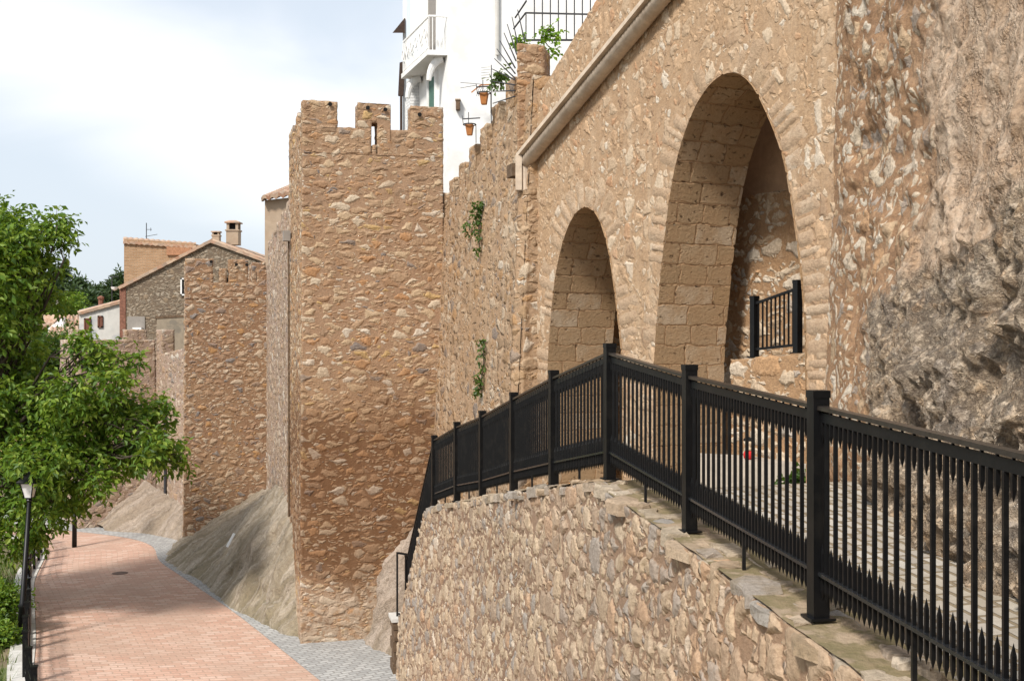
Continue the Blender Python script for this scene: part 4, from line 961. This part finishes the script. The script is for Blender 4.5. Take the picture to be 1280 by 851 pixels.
# tiled village houses farther left
D4 = 58.
vh = thing('village_house', P(80, 600, D4)*[1, 1, 0], 'low village house with pale gable and barrel tiled roof beyond the tree', 'house')
wallpoly('house_wall', [P(40, 640, D4), P(104, 640, D4), P(104, 424, D4), P(48, 424, D4)], .4, M['ochreplaster'], vh)
tile_roof('roof_slope', P(58, 420, D4-.3), P(106, 420, D4-.3), P(106, 405, D4+2.2), P(64, 405, D4+2.2), vh)
wallpoly('white_gable', [P(58, 418, D4+1.6), P(79, 418, D4+1.6), P(79, 396, D4+1.6), P(60, 410, D4+1.6)], .3, M['white'], vh)
tile_roof('upper_roof', P(76, 402, D4+2), P(106, 402, D4+2), P(106, 394, D4+4.5), P(79, 394, D4+4.5), vh)
tile_roof('side_roof', P(46, 412, D4+3), P(66, 404, D4+3), P(76, 394, D4+4), P(52, 394, D4+6), vh)
MB().tube([P(73, 398, D4+2), P(73, 372, D4+2)], .03, 6).build('mast', M['iron'], vh); MB().box(P(73, 377, D4+2), (.22, .1, .25)).build('mast_box', M['greybox'], vh)
yh = thing('village_house', P(20, 600, D4-4)*[1, 1, 0], 'yellow plaster house glimpsed through gaps in the tree at the left edge', 'house')
wallpoly('house_wall', [P(-30, 640, D4-4), P(47, 640, D4-4), P(47, 432, D4-4), P(-30, 432, D4-4)], 4., M['yellow'], yh)
tile_roof('roof_slope', P(-32, 432, D4-4.3), P(49, 432, D4-4.3), P(46, 418, D4-1), P(-30, 418, D4-1), yh)
# plaster house behind the curtain left of the near tower
D5 = 37.
th = thing('plaster_house', P(350, 640, D5)*[1, 1, 0], 'tan plaster house with a tiled eave just left of the near tower', 'house')
wallpoly('house_wall', [P(331, 640, D5), P(420, 640, D5), P(420, 240, D5), P(331, 250, D5)], 5., M['ochreplaster'], th)
tile_roof('roof_slope', P(326, 246.5, D5-.3), P(430, 232, D5-.3), P(430, 213, D5+5), P(372, 228, D5+5), th)

# ------------------------------------------------------------------ white building above the curtain
E0 = np.array([(560-640)/F*31., 31.]); ed = np.array([-.355, 1.]); ed /= np.linalg.norm(ed); ef = np.array([1., .12]); ef /= np.linalg.norm(ef)
ZT = H+13.
wb = thing('white_building', (E0[0], E0[1]+2, 0), 'tall white plastered building with a balcony rising above the curtain wall', 'building')
def EP(u, v, z): p = E0+ef*u+ed*v; return np.array([p[0], p[1], z])
MB().prism([EP(0, 0, 0)[:2], EP(1.16, 0, 0)[:2], EP(1.16, 3.1, 0)[:2], EP(0, 3.1, 0)[:2]], 0, ZT, 1.).build('plaster_wall', M['white'], wb)
MB().prism([EP(1.16, -.10, 0)[:2], EP(6., -.10, 0)[:2], EP(6., 3.1, 0)[:2], EP(1.16, 3.1, 0)[:2]], 0, ZT, 1.).build('side_wing', M['white'], wb)
zbr = H+(425-98)/F*34
MB().prism([EP(-.27, 3.1, 0)[:2], EP(.6, 3.1, 0)[:2], EP(.6, 3.6, 0)[:2], EP(-.27, 3.6, 0)[:2]], zbr, ZT, 1.).build('blue_pier', M['bluewhite'], wb)
q = [EP(-.27, 3.1, 0), EP(.6, 3.1, 0), EP(.6, 3.6, 0), EP(-.27, 3.6, 0)]
mb = MB()
for i, j, l in ((0, 1, .87), (3, 0, .5)):
    a, b = q[i], q[j]; v = np.array([a, b, b+[0, 0, zbr], a+[0, 0, zbr]]); mb.add(v, [(0, 1, 2, 3)], [(0, 0, 0), (l, 0, 0), (l, zbr, 0), (0, zbr, 0)])
mb.build('painted_brick_base', M['whitebrick'], wb)
zb = H+(425-62)/F*31
bal = MB(); bal.prism([EP(-.55, .05, 0)[:2], EP(.02, .05, 0)[:2], EP(.02, 3.08, 0)[:2], EP(-.55, 3.08, 0)[:2]], zb-.14, zb, 2., bottom=True); bo = bal.build('balcony', M['white'], wb)
mb = MB()
for v in np.arange(.1, 3.05, .14): mb.bar(EP(-.5, v, zb), EP(-.5, v, zb+.95), .022)
mb.bar(EP(-.5, .1, zb+.95), EP(-.5, 3.0, zb+.95), .05); mb.bar(EP(-.5, .1, zb+.08), EP(-.5, 3.0, zb+.08), .03); mb.bar(EP(-.5, .1, zb+.95), EP(0, .1, zb+.95), .05)
for u in (-.4, -.3, -.2, -.1): mb.bar(EP(u, .1, zb), EP(u, .1, zb+.95), .022)
for v in np.arange(.3, 3., .5):
    mb.tube([EP(-.56, v+.12*math.cos(k), zb+.5+.14*math.sin(k)) for k in np.linspace(0, 6.28, 12)], .016, 5)
mb.build('balcony_railing', M['white'], bo)
for v0 in (.35, 2.75):
    mb = MB(); n = 8
    pts = [EP(-.02-.42*math.sin(k), v0, zb-.16-.75*(1-math.cos(k))*.9) for k in np.linspace(1.5, .1, n)]; mb.tube(pts, [.07, .08, .09, .1, .11, .12, .13, .14], 8); mb.build('bracket', M['white'], bo)
for v0, v1, z0_, z1_, mm_ in ((1.1, 1.8, zb-2.6, zb-.45, 'greendoor'), (.9, 1.9, zb+.02, zb+2.3, 'greybox')):
    d_o = MB(); d_o.prism([EP(-.05, v0, 0)[:2], EP(.02, v0, 0)[:2], EP(.02, v1, 0)[:2], EP(-.05, v1, 0)[:2]], z0_, z1_, 3., bottom=True)
    db = d_o.build('door', M[mm_], wb)
    fr_ = MB()
    for va, vb in ((v0-.12, v0), (v1, v1+.12)): fr_.prism([EP(-.09, va, 0)[:2], EP(.02, va, 0)[:2], EP(.02, vb, 0)[:2], EP(-.09, vb, 0)[:2]], z0_, z1_+.12, 3.)
    fr_.build('door_frame', M['white'], db)
pz = H+(425-62)/F*31; c = EP(1.32, -.17, 0)
MB().tube([(c[0], c[1], pz-.15), (c[0], c[1], ZT)], .055, 8).build('downpipe', M['oldwhite'], wb)
c = EP(.25, -.09, H+(425-132)/F*31); sf = thing('wall_lamp', c, 'small dark wooden fitting on the white plaster wall', 'wall lamp'); MB().box(c, (.11, .16, .26)).build('lamp_body', M['corbel'], sf); MB().box(c+[0, 0, .15], (.15, .2, .03)).build('lamp_cap', M['ochreplaster'], sf)
c = EP(.72, -.6, H+(425-103)/F*30); an = thing('tv_antenna', c, 'rusty grid antenna leaning in front of the white building', 'antenna')
mb = MB(); mb.bar(c+[-.25, 0, -.15], c+[.0, 0, .05], .03); mb.bar(c+[0, 0, .05], c+[.28, 0, .07], .03); mb.build('antenna_boom', M['terracotta'], an)
mb = MB()
for k in range(6): mb.bar(c+[-.02+.05*k, -.1, -.02-.02*k], c+[-.12+.05*k, -.1, -.28], .010)
for k in range(5): mb.bar(c+[.02+.0*k, -.1, .22+.07*k], c+[.26, -.1, .24+.07*k], .008)
mb.bar(c+[-.55, 0, .12], c+[.2, 0, .06], .012); mb.bar(c+[-.55, 0, -.03], c+[-.1, 0, .05], .012); mb.build('antenna_rods', M['iron'], an); MB().tube([c+[.29, 0, -1.9], c+[.29, 0, .6]], .014, 6).build('mast', M['iron'], an)
# dark timber house edge behind the pale pier
dh = thing('timber_house', (-3.4, 38.5, 0), 'dark brown timber gable end peeking out left of the white building', 'house')
D6 = 38.5
wallpoly('plaster_wall', [P(503.5, 640, D6), P(530, 640, D6), P(530, -60, D6), P(503.5, -60, D6)], 3., M['white'], dh)
wallpoly('shutter', [P(497.5, 119, D6-.15), P(504, 119, D6-.15), P(506, 76, D6-.15), P(499.5, 78, D6-.15)], .14, M['darkwood'], dh)
MB().bar(P(501.5, 400, D6-.1), P(501.5, 110, D6-.1), .08).build('drainpipe', M['darkwood'], dh)
mb = MB(); mb.add([P(490.5, 41, D6-.6), P(506, 22, D6-.6), P(506, 41, D6-.6), P(490.5, 41, D6+2), P(506, 22, D6+2), P(506, 41, D6+2)], [(0, 2, 1), (3, 4, 5), (0, 1, 4, 3), (0, 3, 5, 2), (1, 2, 5, 4)]); mb.build('eave', M['darkwood'], dh)

# ------------------------------------------------------------------ terrace railing, spikes, pots and vines on the wall head
Dr = 19.2
br = thing('terrace_fence', P(685, 50, Dr), 'grey iron railing of upright bars on the terrace above the arch wall', 'railing')
a, b = P(657, 50, Dr), P(745, 50, Dr)
MB().bar(a, b, .03).build('bottom_rail', M['iron'], br); MB().bar(P(657, 16, Dr), P(745, 18, Dr), .025).build('top_rail', M['iron'], br)
for px in (657.5, 668, 678, 688, 698, 708, 718, 728, 738): MB().bar(P(px, 50, Dr), P(px, 16 if px < 660 else -30, Dr), .02).build('bar', M['iron'], br)
MB().bar(P(657, 16, Dr), P(642, 36, Dr+.8), .022).build('side_rail', M['iron'], br); MB().bar(P(658, 1, Dr), P(644, 22, Dr+.8), .022).build('side_rail', M['iron'], br)
fs = thing('spike_fan', P(640, 85, 18.6), 'fan of black iron spikes guarding the wall end below the terrace', 'spikes')
cen_ = P(650, 88, 18.5)
for (x0, y0, x1, y1) in ((652, 52, 647, 12), (645, 63, 640, 21), (642, 68, 634, 30), (641, 76, 630, 41), (640, 85, 625, 51), (640, 92, 621, 61), (640, 98, 618, 73), (640, 100, 615, 86), (640, 106, 614, 101), (640, 113, 616, 114), (640, 120, 616, 129)):
    mb = MB(); mb.tube([P(x0+4, y0, 18.35), P(x1, y1, 18.6)], [.014, .007], 5); mb.build('spike', M['iron'], fs)
# big end merlon
q = [np.array(P(646, 0, 18.0)[:2]), np.array(P(681, 0, 18.15)[:2])]; w2 = np.array([.12, .8])
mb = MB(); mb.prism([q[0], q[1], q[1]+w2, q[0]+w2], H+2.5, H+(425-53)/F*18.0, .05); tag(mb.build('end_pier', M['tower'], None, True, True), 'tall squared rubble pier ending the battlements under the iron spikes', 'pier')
def pot(px, py, d_, label, plant=False):
    c = P(px, py, d_); t = thing('hanging_pot', c, label, 'flower pot', 'terracotta pots hung on the battlements')
    MB().lathe(c-[0, 0, .12], [(.06, 0), (.065, .01), (.10, .19), (.105, .2), (.09, .2), (.085, .17)], 4, .6).build('pot_body', M['terracotta'], t)
    mb = MB(); mb.tube([c+[.12*math.cos(k), .12*math.sin(k), .085] for k in np.linspace(0, 6.28, 12)], .012, 5); mb.bar(c+[-.14, 0, .19], c+[.2, 0, .21], .02); mb.bar(c+[-.02, 0, .09], c+[-.02, 0, .32], .014); mb.bar(c+[.12, 0, .09], c+[.12, .1, -.25], .014); mb.bar(c+[-.12, 0, .09], c+[-.14, 0, .25], .012); mb.build('pot_bracket', M['iron'], t)
    return t
pot(605, 122, 19.9, 'terracotta pot in a wire bracket on the battlements, upper one under green leaves'); pot(587, 161, 21.3, 'terracotta pot in a wire bracket on the battlements, lower one against the white wall')
def plant(name, pxs, d_, n, L, mat, label, rad, per=5, seed=4, cat='plant', stems=True, droop=.2):
    cs = [P(x, y, dd_ if dd_ else d_) for x, y, dd_ in pxs]; v, f = leaves(cs, [rad]*len(cs), n, L, L*.36, droop, seed=seed, per=per, spread=L*1.6)
    t = thing(name, cs[0], label, cat); MB().add(v, f).build('leaves', mat, t)
    if stems:
        mb = MB()
        for a, b in zip(cs[:-1], cs[1:]): limb(mb, a, b, .012, .008, .05, 5, 2)
        if mb.n: mb.build('stem', M['bark'], t)
    return t
plant('vine', [(688, 36, 0), (681, 43, 0), (694, 44, 0), (676, 47, 0), (688, 60, 0), (684, 65, 0)], 18.9, 40, .085, M['vine'], 'bright green vine growing through the terrace railing', .13)
plant('vine', [(650, 47, 0), (652, 55, 0)], 18.9, 16, .09, M['vine'], 'small bright vine shoot beside the tall end pier', .10, seed=5)
plant('potted_plant', [(622, 96, 0), (619, 104, 0), (626, 92, 0)], 19.5, 22, .09, M['ivy'], 'leafy green plant on the battlements above the upper pot', .12, seed=6)
def oncur(px, py, out=.10):
    k = (px-640)/F; s = (k*C0[1]-C0[0])/(cd[0]-k*cd[1]); s = min(max(s, 0), CL); y = C0[1]+cd[1]*s; z = H-(py-425)/F*y
    p = front(s, z)+cn*out; return (px, py, p)
def wallplant(pxs, n, label, seed, rad=.065, L=.065):
    cs = [oncur(x, y)[2] for x, y in pxs]; cs = [np.array([p[0], p[1], H-(y-425)/F*p[1]]) for p, (x, y) in zip(cs, pxs)]
    v, f = leaves(cs, [rad]*len(cs), n, L, L*.4, .5, seed=seed, per=5, spread=.12); t = thing('wall_plant', cs[0], label, 'plant', 'plants rooted in the curtain wall')
    MB().add(v, f).build('leaves', M['ivy'], t); mb = MB()
    for a, b in zip(cs[:-1], cs[1:]): limb(mb, a+[.05, 0, 0], b+[.05, 0, 0], .012, .008, 0, 4, 1)
    mb.build('stem', M['bark'], t)
wallplant([(608, 252), (607, 260), (606, 268), (606, 277), (606, 286), (608, 298), (608, 312)], 46, 'upper clump of ivy hanging from the curtain wall below the battlements', 8)
wallplant([(621, 425), (621, 434), (621, 443), (622, 454), (621, 465), (620, 476), (618, 488)], 40, 'lower strip of ivy on the curtain wall just above the railing', 9, .055, .06)
wallplant([(594, 278), (593, 288)], 7, 'tiny sprig on the curtain wall left of the upper ivy', 10, .06)
def walkplant(px, py, d_, label, seed): plant('weed', [(px, py, 0), (px, py+10, 0)], d_, 45, .08, M['ivy'], label, .11, seed=seed, stems=True)
walkplant(992, 596, 12.6, 'green weed at the wall foot behind the railing, near the doll', 12); walkplant(1072, 630, 10.6, 'green weed at the wall foot right of the thick railing post', 13)

# ------------------------------------------------------------------ street lamp, fence, trees at the left
def lantern(top_, base_, label, detailed=True):
    t = thing('street_lamp', base_, label, 'street lamp', 'lamps along the road fence'); a, b = np.asarray(base_, float), np.asarray(top_, float); h = b[2]-a[2]; u = (b-a)/h
    MB().tube([a, a+u*.75, a+u*.80, a+u*.85, a+u*(h-.64)], [.075, .07, .095, .06, .045], 10).build('pole', M['black'], t, True)
    c = a+u*(h-.64); MB().lathe(c, [(.05, 0), (.07, .03), (.05, .06), (.09, .09)], 10).build('collar', M['black'], t)
    MB().lathe(c+[0, 0, .09], [(.10, 0), (.185, .30)], 4, math.pi/4).build('lamp_glass', M['lampglass'], t)
    mb = MB()
    for k in range(4):
        an_ = math.pi/4+k*math.pi/2; mb.bar(c+[.103*math.cos(an_), .103*math.sin(an_), .09], c+[.19*math.cos(an_), .19*math.sin(an_), .39], .018)
    mb.build('lamp_frame', M['black'], t)
    MB().lathe(c+[0, 0, .39], [(.27, 0), (.27, .03), (.17, .11), (.12, .13), (.12, .17), (.06, .20), (.02, .24)], 4, math.pi/4).build('lamp_cap', M['black'], t)
d1 = 23.5; b_ = P(25, 804, d1); b_[2] = 0.; tp_ = P(39, 588, d1); lantern(tp_, b_, 'black lantern street lamp with white glass standing in front of the tree')
b_ = P(93, 683, 34.4); b_[2] = .0; lantern(b_+[.02, 0, 3.5], b_, 'far black street lamp at the road bend with its lantern hidden by the tree')
ff = thing('road_fence', (-10.2, 23.5, 0), 'low black metal post and rail fence along the left edge of the brick road', 'fence')
Lk = np.r_[0, np.cumsum(np.linalg.norm(np.diff(kl, axis=0), axis=1))]
fp = []
s = 3.
while s < 31.5:
    c = np.array([np.interp(s, Lk, kl[:, 0]), np.interp(s, Lk, kl[:, 1])])+np.array([-.05, 0]); fp.append(c); s += 1.25
for c in fp:
    mb = MB(); mb.box((*c, .5), (.10, .10, .96), .3); mb.box((*c, .99), (.12, .12, .03), .3); mb.build('post', M['black'], ff)
mb = MB()
for a, b in zip(fp[:-1], fp[1:]):
    for z in (.32, .62, .86): mb.bar((*a, z), (*b, z), .035)
mb.build('rails', M['black'], ff)

# the big leafy tree
DT = 25.6
base = np.array([-12.6, 25.9, 0.]); tr = thing('broadleaf_tree', base, 'large leafy green tree spreading over the road at the left edge', 'tree')
cl = [(10, 300, 25.5, 44), (55, 278, 25.6, 20), (78, 292, 25.7, 17), (40, 300, 25.4, 30), (88, 305, 25.9, 10), (20, 345, 25.2, 40), (62, 333, 25.4, 16), (45, 372, 25.2, 19), (5, 395, 25.0, 44), (18, 268, 25.8, 18), (72, 275, 25.6, 12),
      (-50, 330, 26, 90), (-40, 470, 26, 100), (-60, 600, 26.5, 95),
      (6, 500, 25.0, 46), (60, 508, 25.0, 36), (105, 492, 25.2, 32), (140, 455, 25.4, 26), (165, 470, 25.4, 22), (120, 425, 25.6, 16), (150, 432, 25.6, 14), (178, 448, 25.6, 10), (132, 442, 25.5, 16),
      (95, 525, 24.9, 46), (145, 515, 25.0, 36), (182, 530, 25.1, 30), (210, 553, 25.2, 22), (230, 570, 25.2, 12), (200, 512, 25.2, 18), (170, 560, 25.0, 26), (215, 540, 25.2, 15), (193, 575, 25.2, 14), (241, 574, 25.2, 8), (222, 556, 25.3, 14),
      (20, 560, 24.8, 56), (75, 570, 24.8, 46), (125, 572, 24.9, 34), (30, 630, 25.0, 46), (75, 620, 25.1, 30), (6, 672, 25.3, 32), (42, 668, 25.4, 18), (100, 605, 25.0, 24), (148, 592, 25.0, 18), (92, 636, 25.2, 13), (4, 445, 25.0, 26)]
cs = np.array([P(x, y, d_) for x, y, d_, r in cl]); cs[:, 1] += RNG.normal(size=len(cs))*.7; cs[:, 1] = np.where(cs[:, 1] < 24.1, 24.1, cs[:, 1]); rs = np.array([r/F*25.4 for *_, r in cl])
v, f = leaves(cs, rs, 5600, .155, .040, .42, (1, 1.3, .85), 7, .42, 21, .42)
MB().add(v, f).build('crown', M['leaf'], tr)
mb = MB(); fork = base+np.array([.25, -.2, 2.1]); mb.tube([base-[0, 0, .3], base+[.05, 0, .8], fork], [.30, .23, .19], 10)
f2 = fork+np.array([.5, -.3, 1.8]); limb(mb, fork, f2, .17, .11, 0, 6, 2)
for k, (c, r) in enumerate(zip(cs, rs)):
    src = f2 if c[2] > f2[2]+.3 else fork+(f2-fork)*.55
    pts_ = limb(mb, src, c, .075 if r > .4 else .045, .014, .12, 7, k)
    for q in range(3):
        e_ = c+RNG.normal(size=3)*r*.55; limb(mb, pts_[4], e_, .014, .005, .1, 5, 100+k*3+q)
mb.build('trunk', M['bark'], tr, True)
# shrubs by the kerb and behind the tree
def shrub(name, px, py, d_, rad, n, label, L=.10, mat='ivy', seed=30, cat='shrub', group=None):
    c = P(px, py, d_); g = np.random.default_rng(seed); cc = c+g.normal(size=(9, 3))*rad*.5*[1, 1, .55]; cc[:, 2] = np.maximum(cc[:, 2], .2)
    v, f = leaves(cc, np.full(9, rad*.55), n, L, L*.32, .1, seed=seed, per=6, spread=L*2.2); t = thing(name, (c[0], c[1], 0), label, cat, group)
    MB().add(v, f).build('leaves', M[mat], t); mb = MB()
    for k in range(6): limb(mb, (c[0]+g.normal()*.1, c[1]+g.normal()*.1, 0), cc[k], .03, .008, 0, 5, k)
    mb.build('stem', M['bark'], t)
shrub('shrub', 2, 760, 24.2, .6, 900, 'dense green shrub beside the pale kerb below the lamp', .09, 'leaf', 31)
shrub('shrub', -25, 815, 22.8, .6, 900, 'low green shrub at the bottom left corner', .09, 'leaf', 32)
shrub('shrub', 85, 452, 50., 1.6, 1500, 'dark green bush below the tiled village roofs', .16, 'ivy', 33)
shrub('shrub', 55, 470, 49., 1.8, 1500, 'dark bush behind the tree in front of the yellow house', .16, 'ivy', 34)
shrub('shrub', 60, 385, 66., 1.5, 900, 'light green bush on the slope above the village roofs', .20, 'leaf', 35)
# pines on the hill
def pine(px, py_top, py_bot, d_, w, label, seed, n=1500):
    g = np.random.default_rng(seed); top_ = P(px, py_top, d_); bot = P(px, py_bot, d_); h = top_[2]-bot[2]; cc = []; rr = []
    wm = w/F*d_
    for k in range(16):
        t = k/15; r_ = wm*(.55*(1-t)**.7+.12); a_ = g.random()*6.28; o_ = wm*.55*(1-t)
        cc.append([bot[0]+math.cos(a_)*o_, bot[1]+math.sin(a_)*o_, bot[2]+h*(.12+.86*t)]); rr.append(r_)
    v, f = leaves(np.array(cc), np.array(rr), n, .55, .10, -.1, seed=seed, per=5, spread=.7); t_ = thing('pine_tree', (bot[0], bot[1], 0), label, 'tree', 'pine trees on the hill')
    MB().add(v, f).build('crown', M['pine'], t_); mb = MB(); mb.tube([(bot[0], bot[1], 0), (bot[0], bot[1], top_[2]-h*.1)], [.25, .05], 7); mb.build('trunk', M['bark'], t_)
for px, yt, yb, d_, w, s_, lb in ((78, 332, 420, 100, 22, 41, 'dark tall pine right behind the upper tree crown, left of the hill gap'), (60, 345, 420, 95, 26, 42, 'dark pine half hidden by the leafy tree crown'), (100, 350, 420, 102, 24, 43, 'broad dark pine above the tiled village roofs'), (92, 360, 425, 92, 18, 44, 'short dark pine directly above the white gable'), (122, 357, 420, 108, 20, 45, 'lighter round pine above the small white house'), (140, 352, 420, 112, 17, 46, 'pale pine next to the antenna mast'), (149, 340, 420, 116, 13, 47, 'pale pointed pine touching the grey gable corner'), (35, 350, 420, 96, 30, 48, 'dark pine behind the leafy tree at the left'), (112, 366, 425, 96, 15, 49, 'small dark pine between the village roofs and the white house'), (-5, 345, 420, 98, 34, 50, 'broad pine at the extreme left behind the tree')):
    pine(px, yt, yb, d_, w, lb, s_)

# ------------------------------------------------------------------ camera, light, sky
cam = bpy.data.cameras.new('camera'); co = bpy.data.objects.new('camera', cam); COL.objects.link(co)
co.location = (0, 0, H); co.rotation_euler = (R(90), 0, 0); cam.sensor_width = 36; cam.lens = F/1280*36; cam.clip_end = 2000; cam.clip_start = .1; sc.camera = co
EL, AZ = R(46), math.atan2(-.52, -.855)                       # towards the sun: left and behind the camera
sun = bpy.data.lights.new('sun', 'SUN'); sun.energy = 2.5; sun.angle = R(9); sun.color = (1, .955, .89); so = bpy.data.objects.new('sun', sun); COL.objects.link(so)
sd = Vector((math.sin(AZ)*math.cos(EL), math.cos(AZ)*math.cos(EL), math.sin(EL))); so.rotation_euler = sd.to_track_quat('Z', 'Y').to_euler()
w = bpy.data.worlds.new('World'); sc.world = w; w.use_nodes = True; nt = w.node_tree; nt.nodes.clear()
def wn(t, **k):
    o = nt.nodes.new(t)
    for a, b in k.items(): setattr(o, a, b)
    return o
out = wn('ShaderNodeOutputWorld'); bg = wn('ShaderNodeBackground'); bg.inputs[1].default_value = .1; nt.links.new(bg.outputs[0], out.inputs[0])
sky = wn('ShaderNodeTexSky', sky_type='NISHITA'); sky.sun_disc = False; sky.sun_elevation = EL; sky.sun_rotation = AZ; sky.air_density = 1.2; sky.dust_density = 2.
tc = wn('ShaderNodeTexCoord'); mp = wn('ShaderNodeMapping'); mp.inputs['Scale'].default_value = (1, 1, 2.6); mp.inputs['Location'].default_value = (.35, .1, .2); nt.links.new(tc.outputs['Generated'], mp.inputs[0])
nz_ = wn('ShaderNodeTexNoise'); nz_.inputs['Scale'].default_value = 2.6; nz_.inputs['Detail'].default_value = 6; nz_.inputs['Roughness'].default_value = .48; nz_.inputs['Distortion'].default_value = .5; nt.links.new(mp.outputs[0], nz_.inputs['Vector'])
def wm(op, a, b=0., c=0.):
    o = wn('ShaderNodeMath', operation=op)
    for i, v in enumerate((a, b, c)):
        if hasattr(v, 'links'): nt.links.new(v, o.inputs[i])
        else: o.inputs[i].default_value = v
    return o.outputs[0]
sx = wn('ShaderNodeSeparateXYZ'); nt.links.new(tc.outputs['Generated'], sx.inputs[0])
belt = wm('SUBTRACT', sx.outputs[2], wm('MULTIPLY_ADD', sx.outputs[0], -.20, .165))       # a bright cloud bank slanting down to the right
belt = wm('DIVIDE', wm('ABSOLUTE', belt), wm('MULTIPLY_ADD', sx.outputs[0], .16, .155))
fac = wm('ADD', wm('SUBTRACT', 1.12, belt), wm('MULTIPLY_ADD', nz_.outputs[0], 2.2, -1.1))
mr = wn('ShaderNodeMapRange', interpolation_type='SMOOTHSTEP'); mr.inputs[1].default_value = .1; mr.inputs[2].default_value = 1.0; nt.links.new(fac, mr.inputs[0])
cr = wn('ShaderNodeMix', data_type='RGBA'); cr.inputs[6].default_value = (4.1, 4.5, 5.0, 1); cr.inputs[7].default_value = (5.9, 5.95, 6.05, 1); nt.links.new(mr.outputs[0], cr.inputs[0])
mx = wn('ShaderNodeMix', data_type='RGBA'); mx.inputs[0].default_value = .86; nt.links.new(sky.outputs[0], mx.inputs[6]); nt.links.new(cr.outputs[2], mx.inputs[7]); nt.links.new(mx.outputs[2], bg.inputs[0])
vs = sc.view_settings; vs.view_transform = 'Standard'; vs.look = 'None'; vs.exposure = .95; vs.gamma = 1.; vs.use_curve_mapping = False
sc.cycles.use_denoising = True
try:
    sc.cycles.denoiser = 'OPENIMAGEDENOISE'; sc.cycles.denoising_input_passes = 'RGB_ALBEDO_NORMAL'
except Exception: pass
sc.cycles.max_bounces = 6; sc.cycles.diffuse_bounces = 3; sc.cycles.transmission_bounces = 4
